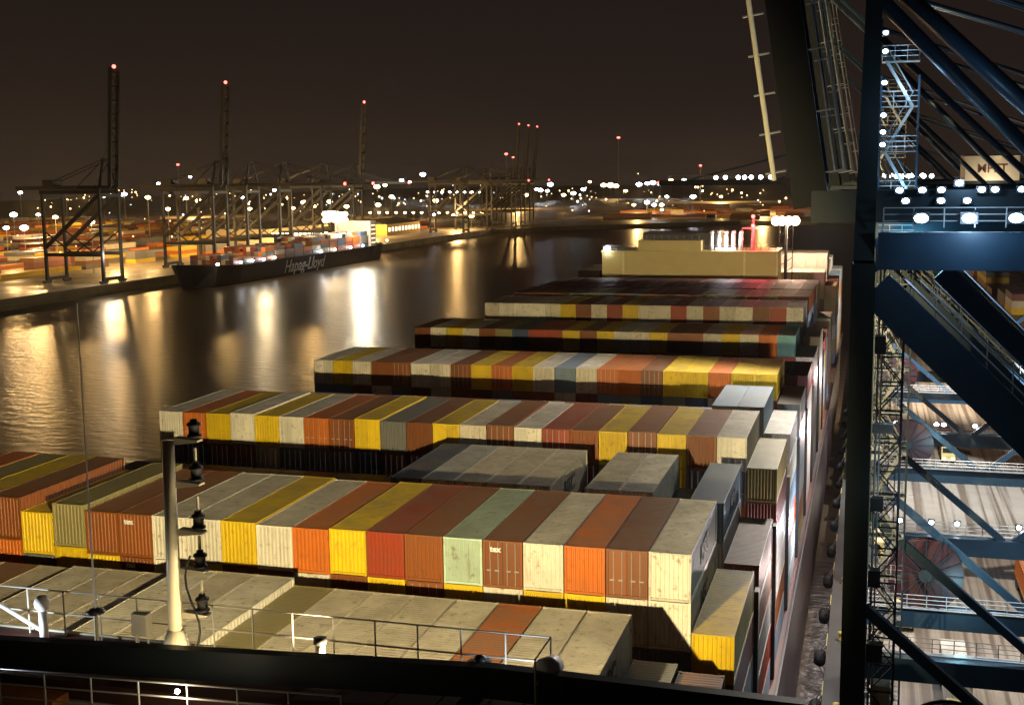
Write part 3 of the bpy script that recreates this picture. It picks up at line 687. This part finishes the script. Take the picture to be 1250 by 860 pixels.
    while z < 60:
        fl = MB(); up_ = z+3.2; xa, xb = (sx+.15, sx+2.0) if k % 2 == 0 else (sx+2.0, sx+.15)
        for t in range(9):
            f = (t+.5)/9; xx = xa+(xb-xa)*f; zz_ = z+(up_-z)*f; fl.box(xx-.13, xx+.13, sy-.4, sy+.4, zz_-.03, zz_+.03)
        for e_ in (-.42, .42):
            fl.beam((xa, sy+e_, z), (xb, sy+e_, up_), .06, .2); fl.tube((xa, sy+e_, z+1.0), (xb, sy+e_, up_+1.0), .03, n=5)
        B('stair_flight', fl, M_steel)
        ld = MB(); ld.box(sx-.2, sx+2.4, sy-.55, sy+.55, up_-.04, up_+.02)
        rail(ld, [(sx-.2, sy-.55, up_), (sx+2.4, sy-.55, up_), (sx+2.4, sy+.55, up_)], 1.1, 3, .9, .03); B('stair_landing', ld, M_steel)
        z = up_; k += 1
    for e_ in ((-.2, -.55), (2.4, -.55), (2.4, .55)):
        mb = MB(); mb.beam((sx+e_[0], sy+e_[1], 3.4), (sx+e_[0], sy+e_[1], 60), .12); B('stair_post', mb)
    # lattice lift shaft beside the near sea leg
    lt = MB(); lx0, lx1, ly0, ly1 = .95, 2.35, -W2+1.0, -W2+2.4
    for xx in (lx0, lx1):
        for yy in (ly0, ly1): lt.beam((xx, yy, 3.4), (xx, yy, 46), .11)
    z = 3.4; k = 0
    while z < 45:
        for yy in (ly0, ly1):
            lt.beam((lx0, yy, z), (lx1, yy, z), .08); lt.beam((lx0 if k % 2 else lx1, yy, z), (lx1 if k % 2 else lx0, yy, z+1.7), .07)
        for xx in (lx0, lx1): lt.beam((xx, ly0, z), (xx, ly1, z+1.7), .07)
        z += 1.7; k += 1
    B('lift_shaft', lt, M_crane2)
    lc = MB(); lc.box(lx0+.12, lx1-.12, ly0+.12, ly1-.12, 20, 22.4); B('lift_cage', lc, M_cream)
    # electrical cabinets, pipes and clutter on the sea leg
    rnd = random.Random(Y)
    for q in range(9):
        z = 6+q*4.6; mb = MB(); mb.box(.74, .74+rnd.uniform(.5, 1.2), -W2-.3, -W2+.4, z, z+rnd.uniform(.5, 1.6)); B('junction_box', mb, rnd.choice([M_steel, M_crane2, M_dark]))
    for xx in (.95, 1.15):
        mb = MB(); mb.tube((xx, -W2+.5, 3.5), (xx, -W2+.5, H), .05, n=6); B('conduit', mb, M_steel)
    return o
def flood(o, p, w_, hgt=.55, glowm=None, y_=-.06):
    g = MB(); x, y, z = p
    hb = MB(); hb.box(x-w_/2-.08, x+w_/2+.08, y, y+.35, z-hgt/2-.06, z+hgt/2+.06); h_ = hb.build('floodlight', M_dark, o)
    g.ball((0, 0, 0), .5, 10, 1.0); g.v = [(x+a*w_, y-.02+b*.25, z+c*hgt) for a, b, c in g.v]; g.build('lens', glowm or G_cool, h_, True)
CA = crane('gantry_crane', -.3, 84, 1, M_crane, M_leg, math.radians(81), 'nearest dark gantry crane, boom raised, olive leg beside the ship', 'gantry cranes on the near quay')
CB = crane('gantry_crane', -.3, 118, 1, M_crane, M_crane2, math.radians(80), 'second dark blue gantry crane with red cable reel, behind the olive-legged one', 'gantry cranes on the near quay')
CC_ = crane('gantry_crane', -.3, 171, 1, M_crane, M_crane2, math.radians(80), 'third gantry crane with pale lettered machinery house, between other cranes', 'gantry cranes on the near quay')
CD = crane('gantry_crane', -.3, 228, 1, M_crane, M_crane2, math.radians(80), 'fourth gantry crane along the near quay, abreast the aft bays', 'gantry cranes on the near quay')
CE = crane('gantry_crane', -.3, 400, 1, M_crane, M_crane2, 0, 'distant gantry crane on the near quay with its boom lowered beyond the stern', 'gantry cranes on the near quay')
text('MPET', 1.5, mat('dark_lettering', (.12, .05, .03), .5), CC_, (14.8, -4.43, 53.5), (math.pi/2, 0, 0), bold=.03)
text('16', .8, M_text, CB, (14, -11.62, 15.5), (math.pi/2, 0, 0), bold=.02)
# lit pipe with clamps down the boom of the nearest crane
lpipe = MB(); ang = math.radians(81); dx, dz = -math.cos(ang), math.sin(ang); nx, nz = math.sin(ang), math.cos(ang)
ppt = lambda t, q, y: (-3.3+dx*t+nx*q, y, 51.0+dz*t+nz*q)
lpipe.tube(ppt(2, -2.0, -4.2), ppt(60, -2.0, -4.2), .16, n=10); lp_ = lpipe.build('boom_pipe', M_cream, CA, True)
for k in range(16):
    q = MB(); q.tube(ppt(2.5+k*2.45, -2.5, -4.2), ppt(2.5+k*2.45, -1.2, -4.2), .07, n=6); q.build('pipe_clamp', M_steel, lp_)
# operator cabin
cab = MB(); cab.box(1.3, 4.2, 9.6, 11.6, 46.3, 47.9); cabo = cab.build('cabin', M_crane2, CA)
for k in range(2): q = MB(); q.box(1.5+k*.95, 2.25+k*.95, 9.53, 9.59, 47.0, 47.7); q.build('window', G_win, cabo)
q = MB(); q.box(1.4, 4.0, 9.5, 9.58, 46.4, 46.75); q.build('window', G_cab, cabo)
# floodlights
for x in (3.0, 5.5, 7.9): flood(CA, (x, -11.95, 50.55), .75, .5)
for x, z in ((1.97, 52.0), (3.3, 52.0), (4.4, 52.0), (5.4, 52.4), (6.7, 52.0), (7.45, 52.0), (8.95, 52.0), (2.35, 51.35), (4.4, 51.35), (5.9, 51.35)): flood(CA, (x, -4.2, z), .42, .32)
for x in (3.2, 4.0, 4.6, 6.4, 7.3): flood(CC_, (x, -11.6, 52.7), .5, .5, G_white)
for x in (5.0, 10.1, 13.9, 18): flood(CD, (x, -11.9, 49.6), .7, .6)
for x in (4, 6, 8, 12, 15, -30, -33, -36, -38, -40, -44, -47): flood(CE, (x, -4.6, 52.5), 1.3, 1.2, G_white)
for z in (63, 61.7, 59.5, 57.2, 56.0, 55.1): flood(CA, (1.0, 10.3, z), .36, .28)
for x in (4.7, 7.3, 10.2, 11.2, 15.4, 19, 22.6): flood(CC_, (x, 12.4, 17.4), .65, .5, G_white)
for x in (4.1, 7.2, 9.7, 15.6): flood(CB, (x, 12.4, 17.4), .5, .42, G_white)
# their light on the quay, and fill lights added further on
COOL = (.86, .93, 1.0)
lamp('SPOT', (15, 102, 47), 70000, COOL, .6, (19, 112, 5), 95, .7, name='crane_flood_light')
lamp('SPOT', (15, 143, 47), 110000, (1, .92, .84), .6, (20, 150, 5), 100, .7, name='crane_flood_light')
lamp('SPOT', (15, 205, 48), 190000, COOL, .6, (18, 225, 5), 110, .7, name='crane_flood_light')
lamp('SPOT', (16, 290, 50), 330000, (1, .85, .68), .6, (30, 330, 5), 130, .6, name='crane_flood_light')
lamp('SPOT', (-3.4, 138, 53.5), 78000, (1, .91, .78), .8, (-42, 95, 36), 140, .7, name='crane_flood_light')
for y, z, p, c in ((100, 26, 5200, (1, .82, .75)), (128, 22, 6500, (.85, .9, 1)), (160, 26, 8000, (1, .78, .7)), (205, 26, 11000, (1, .85, .8))):
    lamp('POINT', (-2.2, y, z), p, c, .25, name='hull_fill_light')  # unseen lights added to brighten the ship's side
lamp('POINT', (5.5, 70.2, 55.3), 700, (.45, .7, 1), .3, name='crane_work_fill_light')
lamp('POINT', (5.5, 78.6, 57.6), 420, (.4, .68, 1), .3, name='crane_work_fill_light')
lamp('POINT', (2.6, 71.5, 63), 300, (.4, .7, 1), .3, name='crane_work_fill_light')  # unseen blue light added to lift the dark upper leg
lamp('POINT', (3.2, 71.5, 40), 260, (.55, .85, 1), .3, name='crane_work_fill_light')
lamp('POINT', (2.2, 79.5, 24), 330, (.5, .8, 1), .3, name='crane_work_fill_light')
lamp('POINT', (8.0, 103.5, 23.2), 500, (.3, .8, 1), .2, name='crane_work_fill_light')
lamp('POINT', (8.2, 155.5, 24.2), 500, (.3, .8, 1), .2, name='crane_work_fill_light')
lamp('POINT', (2.0, 92.6, 64), 420, (.35, .65, 1), .2, name='crane_work_fill_light')
lamp('POINT', (2.0, 92.6, 57), 420, (.35, .65, 1), .2, name='crane_work_fill_light')
lamp('POINT', (3.2, 92.8, 53), 420, (.3, .85, 1), .2, name='crane_work_fill_light')
lamp('POINT', (14.5, 163.5, 56.6), 700, (1, .8, .6), .2, name='crane_work_fill_light')
def truck(x, y, c, lbl):
    o = empty('terminal_truck', (x, y, 5.004)); tag(o, lbl, 'truck', 'trucks on the near quay')
    b_ = MB(); b_.box(-1.2, 1.2, 0, 1.9, .9, 3.0); b_.box(-1.2, 1.2, -.9, 0, .6, 1.5); cb_ = b_.build('cab', M_yel, o)
    q = MB(); q.box(-1.0, 1.0, -.03, -.004, 1.9, 2.8); q.build('windscreen', M_glass, cb_)
    for sx_ in (-.8, .8): q = MB(); q.ball((sx_, -.95, 1.0), .16); q.build('headlight', G_white, cb_)
    q = MB(); q.box(-1.15, 1.15, 2.2, 14.6, 1.0, 1.35); q.build('trailer', M_dark, o)
    for yy in (-.2, 3.2, 4.4, 12.0, 13.2):
        for sx_ in (-1.05, 1.05): q = MB(); q.tube((sx_-.15, yy, .5), (sx_+.15, yy, .5), .5, n=14); q.build('wheel', M_black, o)
    k = cobj('shipping_container', 'whole', HC, CM(c), None, (x, y+8.4, 5.004+1.36)); tag(k, '%s container riding on a truck on the near quay' % c, 'container')
truck(9.5, 118, 'white', 'terminal truck carrying a white container under the second gantry crane')
truck(5.0, 146, 'silver', 'terminal truck carrying a silver container between the second and third cranes')
truck(20.5, 152, 'orange', 'terminal truck carrying an orange container on the landward lane')
truck(15.0, 236, 'red', 'terminal truck carrying a red container beyond the third crane')
# ------------------------------------------------------------------ opposite quay: cranes
G2 = 'gantry cranes on the opposite quay'
fc = crane('gantry_crane', -390, 575, -1, M_far, M_far, math.radians(86), 'solitary far gantry crane with raised boom on the bare opposite quay', G2, near=False, wd=17, gauge=35)
for y, lbl, up_ in ((692, 'far gantry crane with raised boom over the moored ship bow end', 1), (909, 'far gantry crane with raised boom at the moored ship deckhouse', 1),
                    (1353, 'dark raised-boom crane beyond the moored ship, first of three', 1), (1393, 'dark raised-boom crane beyond the moored ship, middle of three', 1), (1432, 'dark raised-boom crane beyond the moored ship, last of three', 1)):
    c = copy_tree(fc); c.location.y = y; c['label'] = lbl
fd = crane('gantry_crane', -390, 735, -1, M_far, M_far, 0, 'far gantry crane with lowered boom working amidships on the moored ship', G2, near=False, wd=17, gauge=35)
for y, lbl in ((782, 'far gantry crane with lowered boom over the moored ship name'), (850, 'far gantry crane with lowered boom forward of the deckhouse'), (1180, 'far gantry crane with lowered boom beyond the moored ship'), (1260, 'farther gantry crane with lowered boom near the dock end')):
    c = copy_tree(fd); c.location.y = y; c['label'] = lbl

# ------------------------------------------------------------------ the moored ship across the dock
fs = empty('container_ship', (-361, 712, 0)); tag(fs, 'dark hulled container ship with white lettering moored at the opposite quay', 'ship')
hb = MB(); rg = []
for y, hf, zt in ((-124, 1.0, 14), (-117, 6, 13.4), (-100, 13, 12), (-76, 16, 11), (120, 16, 11), (140, 14, 11.5), (150, 10, 12)):
    bt = hf*.8 if y > -110 else hf*.25
    yb = y+ (9 if y < -110 else 0)
    rg.append([(-hf, y, zt), (-bt, yb, -1), (bt, yb, -1), (hf, y, zt)])
for a, b in zip(rg, rg[1:]):
    for i in range(3): hb.quad(a[i], b[i], b[i+1], a[i+1])
    hb.quad(a[0], a[3], b[3], b[0])
hb.quad(*rg[-1]); hb.quad(*reversed(rg[0]))
hb.build('hull', mat('far_hull_paint', (.028, .026, .034), .5, 0, .3, .1), fs)
text('Hapag-Lloyd', 11.5, mat('hull_lettering', (.85, .85, .85), .6), fs, (14.72, 8, 5.4), (math.pi/2+.26, 0, math.pi/2), bold=.12, ext=.05)
dh = MB(); dh.box(-14, 14, 118, 128, 11, 29); dho = dh.build('deckhouse', mat('far_deckhouse', (.30, .27, .24), .6), fs)
for k in range(5):
    q = MB(); q.box(14.01, 14.06, 119.5, 126.5, 13+k*3.1, 13.6+k*3.1); q.build('window_band', G_dim, dho)
q = MB(); q.box(-7, 7, 132, 140, 11, 27); q.build('funnel', mat('funnel_orange', (.40, .10, .03), .5), fs)
rnd = random.Random(5); cargo = {}
for i in range(15):
    y0 = -84+i*13.1; tiers = rnd.choice((1, 2, 2, 3)) if i < 8 else rnd.choice((3, 4, 4))
    for t in range(tiers):
        for r_ in range(11):
            if t == tiers-1 and rnd.random() < .25: continue
            cargo.setdefault(rnd.choice(['brown', 'orange', 'red', 'brown', 'grey', 'maroon', 'navy', 'tan']), MB()).box(14.0-(r_+1)*2.5-.1, 13.9-r_*2.5, y0, y0+12.2, 11.2+t*2.65, 13.8+t*2.65)
for c, mb in cargo.items(): tag(mb.build('deck_cargo', CM(c), fs), kind='stuff')
for y, z in ((-104, 12.5), (-78, 11.8), (-64, 11.8), (-50, 11.8), (-36, 11.8), (30, 11.6), (52, 11.6), (78, 11.6), (100, 11.6), (146, 13)):
    q = MB(); q.ball((15.4, y, z+.6), 1.0, 8, .7); q.build('deck_lamp', G_white if z < 12 else G_warm, fs, True)

# ------------------------------------------------------------------ yards and sheds over there
yb = {c: MB() for c in ('brown', 'orange', 'tan', 'maroon', 'grey', 'yellow')}
rnd = random.Random(8)
for row in range(26):
    xx = -470 - row*26
    y = 380 + rnd.uniform(0, 30)
    while y < 1500:
        ln = rnd.choice((2, 3, 4, 6))*12.3
        for t in range(rnd.choice((1, 1, 2, 3))):
            yb[rnd.choice(list(yb))].box(xx-2.5*rnd.choice((3, 4)), xx, y, y+ln-.4, 5+t*2.6, 7.58+t*2.6)
        y += ln + rnd.choice((4, 12, 30))
for row in range(10):
    yy = 1560+row*55; xx = -330
    while xx < -20:
        ln = rnd.choice((2, 3, 5))*12.3
        for t in range(rnd.choice((1, 2, 3))): yb[rnd.choice(list(yb))].box(xx, xx+ln, yy, yy+8, 4.6+t*2.6, 7.18+t*2.6)
        xx += ln+rnd.choice((8, 20, 30))
for row in range(8):
    xx = 52+row*30; y = 150
    while y < 1300:
        ln = rnd.choice((2, 3, 4))*12.3
        for t in range(rnd.choice((1, 2, 3, 3))): yb[rnd.choice(list(yb))].box(xx, xx+10, y, y+ln-.4, 5+t*2.6, 7.58+t*2.6)
        y += ln+rnd.choice((6, 25))
for c, mb in yb.items(): tag(mb.build('yard_stack', CM(c)), '%s containers massed in the lit yards beyond the water' % CWORD.get(c, c), 'containers', kind='stuff')
def shed(x, y, lx, ly, hgt, lbl, m, win=G_dim):
    o = empty('warehouse', (x, y, 5)); tag(o, lbl, 'warehouse')
    MB().box(-lx/2, lx/2, -ly/2, ly/2, 0, hgt).build('wall', m, o)
    r = MB(); r.hexa([(-lx/2-.5,-ly/2-.5,hgt),(lx/2+.5,-ly/2-.5,hgt),(lx/2+.5,ly/2+.5,hgt),(-lx/2-.5,ly/2+.5,hgt),(-.2,-ly/2-.5,hgt+lx*.08),(.2,-ly/2-.5,hgt+lx*.08),(.2,ly/2+.5,hgt+lx*.08),(-.2,ly/2+.5,hgt+lx*.08)]); r.build('roof', M_far, o)
    n = int(ly/9)
    for k in range(n): q = MB(); q.box(lx/2+.01, lx/2+.1, -ly/2+4+k*9, -ly/2+9+k*9, hgt*.35, hgt*.7); q.build('window', win, o)
shed(-520, 1010, 60, 120, 13, 'long pale warehouse with lit bays behind the moored ship', M_cream, G_sod)
shed(-470, 1150, 50, 90, 11, 'yellow lit warehouse beyond the moored ship on the opposite quay', mat('shed_yellow', (.6, .42, .10), .6), G_dim)
shed(-900, 900, 80, 140, 14, 'low grey warehouse far inland behind the opposite yard', M_far, G_win)
shed(-1250, 1350, 90, 160, 16, 'distant white lit warehouse on the horizon inland', M_wp, G_win)

# lamp masts
def lamp_mast(x, y, zl, r, g, lbl, grp, ground=5.0, disc=.6):
    o = empty('lamp_mast', (x, y, ground)); tag(o, lbl, 'lamp mast', grp)
    MB().tube((0,0,0), (0,0,zl-ground-r*.3), .28, .16, 6).build('pole', M_steel, o)
    MB().ball((0,0,zl-ground), r, 8, disc).build('lamp_head', g, o, True); return o
LAMPS = [ (-705,900,32.5,3.8,'w'), (-634,800,25.4,2.7,'w'), (-618,800,25.4,4.0,'w'), (-665,880,33.0,2.2,'w'), (-516,700,36.4,2.3,'s'), (-447,640,35.3,2.6,'s'), (-1025,1500,41.0,4.8,'w'), (-1231,1700,45.7,4.2,'w'), (-1316,1700,45.1,4.3,'w'), (-926,1400,44.0,4.5,'w'), (-637,1000,44.8,3.2,'s'), (-1626,2600,56.3,5.1,'w'), (-555,900,36.6,2.5,'s'), (-657,1100,42.4,3.0,'s'), (-1540,2600,70.7,5.0,'w'), (-585,1000,41.5,3.5,'s'), (-743,1300,43.1,3.0,'s'), (-503,900,33.8,2.7,'s'), (-808,1500,43.7,3.4,'w'), (-811,1500,37.2,2.8,'w'), (-534,1000,33.9,2.6,'s'), (-865,1700,45.0,3.8,'w'), (-644,1300,38.6,2.9,'s'), (-553,1150,36.6,3.8,'s'), (-516,1050,33.2,2.7,'s'), (-495,1050,34.6,3.1,'s'), (-524,1150,37.2,3.8,'s'), (-462,1050,34.4,3.1,'s'), (-871,2000,41.4,4.4,'w'), (-904,2200,45.5,7.9,'s'), (-928,2300,48.0,5.8,'s'), (-1164,3000,57.0,7.5,'w'), (-1179,3200,71.8,10.2,'w'), (-1066,2800,52.9,5.0,'w'), (-676,1700,33.8,4.9,'s'), (-513,1250,31.5,4.0,'s'), (-500,1400,32.8,4.5,'s'), (-439,1290,18.5,4.5,'s'), (-420,1290,18.5,4.5,'s'), (-445,1240,21.0,2.6,'w'), (-616,3000,38.9,11.2,'s'), (-633,3000,39.1,9.2,'s'), (-602,3000,36.8,9.2,'s'), (-545,3000,40.2,9.1,'w'), (-525,3000,42.0,7.1,'w'), (-511,3000,43.8,9.1,'w'), (-493,3000,39.7,7.1,'w'), (-467,3000,49.2,7.1,'s'), (-435,3000,48.9,7.1,'w'), (-717,2800,43.5,8.7,'w'), (-688,2600,32.5,7.2,'w'), (-673,2600,30.6,5.4,'w'), (-670,2500,35.2,5.2,'w'), (-544,2300,28.7,6.3,'w'), (-593,2600,33.4,6.2,'w'), (-465,1900,31.3,4.6,'s'), (-471,1700,34.6,4.1,'s'), (-234,1700,30.5,5.1,'w'), (-289,1650,24.1,4.5,'w'), (-279,1650,20.8,3.9,'w'), (-269,1650,20.7,3.9,'w'), (-316,1700,19.8,3.5,'s'), (-757,3400,46.1,5.8,'s'), (-501,2600,29.1,5.3,'s'), (-254,1560,16.6,2.6,'s'), (-173,1500,33.5,2.5,'s'), (-286,1800,29.2,3.6,'w'), (-606,1450,17.6,2.3,'s'), (-594,1450,17.6,2.3,'s'), (-583,1450,17.5,2.3,'s'), (-571,1450,17.5,2.3,'s'), (-559,1450,17.4,2.3,'s'), (-548,1450,17.4,2.3,'s'), (-537,1450,17.3,2.3,'s'), (-525,1450,17.3,2.3,'s'), (-514,1450,17.2,2.3,'s'), (-503,1450,17.2,2.2,'s'), (-491,1450,17.1,2.2,'s'), (-480,1450,17.1,2.2,'s'), (-469,1450,17.1,2.2,'s'), (-458,1450,17.0,2.2,'s'), (-875,2400,32.4,3.4,'w'), (-859,2400,32.3,3.4,'w'), (-843,2400,32.1,3.4,'w'), (-827,2400,32.0,3.4,'w'), (-811,2400,31.9,3.4,'w'), (-795,2400,31.7,3.4,'w'), (-779,2400,31.6,3.4,'w'), (-764,2400,31.5,3.4,'w'), (-437,2200,128.1,3.9,'r'), (-1148,1900,88.5,3.5,'r'), (-343,2600,80.1,3.8,'r'), (-441,1500,88.5,2.9,'r'), (-432,1500,84.3,2.1,'r') ]
LT = {'w': (G_white, 'white lamp on a tall mast among the far dock lights', 'white lamp masts across the dock'),
      's': (G_sod, 'warm sodium lamp on a tall mast across the dock', 'sodium lamp masts across the dock'),
      'r': (G_red, 'small red warning lamp high on a slim mast far away', 'red warning lamps')}
for x, y, z, r, t in LAMPS:
    g, lbl, grp = LT[t]; lamp_mast(x, y, max(z, 9), r*.8, g, lbl, grp, ground=5.0 if x < FX else 4.6)
# countless small lights of the town and refinery
rnd = random.Random(3)
tl = {'s': MB(), 'w': MB()}
for k in range(230):
    y = rnd.uniform(1550, 4500); x = -y*rnd.uniform(.02, .75) - 20
    tl['s' if rnd.random() < .8 else 'w'].ball((x, y, 6+rnd.expovariate(.09)), rnd.choice((.35, .5, .6, .8, 1.3))*y/1500, 6)
for k in range(120):
    y = rnd.uniform(450, 1300); x = -rnd.uniform(470, 1500); tl['s'].ball((x, y, 7+rnd.uniform(0, 9)), rnd.uniform(.35, .8), 6)
tag(tl['s'].build('distant_lights', glow('town_sodium', (1, .60, .25), 6)), 'countless small orange lights over the far shore', 'lights', kind='stuff')
tag(tl['w'].build('distant_lights', glow('town_white', (.85, .93, 1), 6)), 'countless small white lights over the far shore', 'lights', kind='stuff')
# light that the lamp masts throw on yards, ships and water
SOD = (1, .58, .20)
for x, y, z, p in ((-440, 690, 24, .4), (-440, 770, 24, .7), (-440, 860, 26, .9), (-520, 660, 20, .5), (-640, 520, 34, 2.0), (-480, 470, 30, .05), (-480, 610, 32, .12), (-470, 700, 32, 1.2), (-560, 560, 34, 2.6), (-580, 760, 22, 1.0), (-470, 830, 32, 1.8), (-440, 930, 36, 3.0), (-450, 1080, 30, 1.8),
                   (-420, 1240, 28, 2.0), (-700, 650, 36, 4.0), (-720, 950, 36, 4.0), (-880, 1250, 40, 3), (-300, 1640, 34, 2.4), (-140, 1700, 34, 2.4), (-1050, 850, 40, 3.0),
                   (-1000, 1700, 40, 6), (-600, 2100, 40, 6), (-1500, 1400, 40, 6), (-300, 2600, 40, 8)):
    lamp('POINT', (x, y, z), p*1e5, SOD, 1.6, name='lamp_mast_light')
lamp('POINT', (-341, 800, 33), 2.0e5, (1, .86, .62), 2.0, name='deck_flood_light')
lamp('POINT', (-334, 721, 17), 2600, (1, .93, .85), .5, name='crane_work_fill_light')  # unseen lamp added to wash the hull lettering
lamp('POINT', (-387, 566, 20), .18e5, (1, .8, .55), 1.2, name='crane_work_fill_light')
lamp('POINT', (-342, 655, 30), .45e5, (1, .75, .4), 1.2, name='crane_work_fill_light')
fl_ = empty('flood_mast', (-373, 828, 14)); tag(fl_, 'dazzling white floodlight cluster over the moored ship deck', 'floodlight mast')
MB().tube((0,0,.2), (0,0,20), .5, .3, 8).build('pole', M_steel, fl_)
for dy in (-18, -11, -4, 3, 10, 16):
    for dz in (0, 4.2): MB().ball((0, dy, 15.5+dz+1.0*math.sin(dy)), 2.4, 8, .8).build('lamp_head', G_warm, fl_, True)
MB().box(-.3, .3, -19, 17, 18.6, 19).build('crossarm', M_steel, fl_)

# ------------------------------------------------------------------ thin haze, added to give the lamps a glow
hm = bpy.data.materials.new('haze_air'); hm.use_nodes = True; ht = hm.node_tree; ht.nodes.clear()
ho = ht.nodes.new('ShaderNodeOutputMaterial'); hv = ht.nodes.new('ShaderNodeVolumePrincipled')
hv.inputs['Color'].default_value = (.9, .9, .9, 1); hv.inputs['Density'].default_value = .000022; hv.inputs['Anisotropy'].default_value = .5
ht.links.new(hv.outputs[0], ho.inputs['Volume'])
tag(MB().box(-3100, 3100, -700, 9100, -4.5, 140).build('haze', hm), 'faint haze added over the dock for lamp glow', 'haze', kind='stuff')
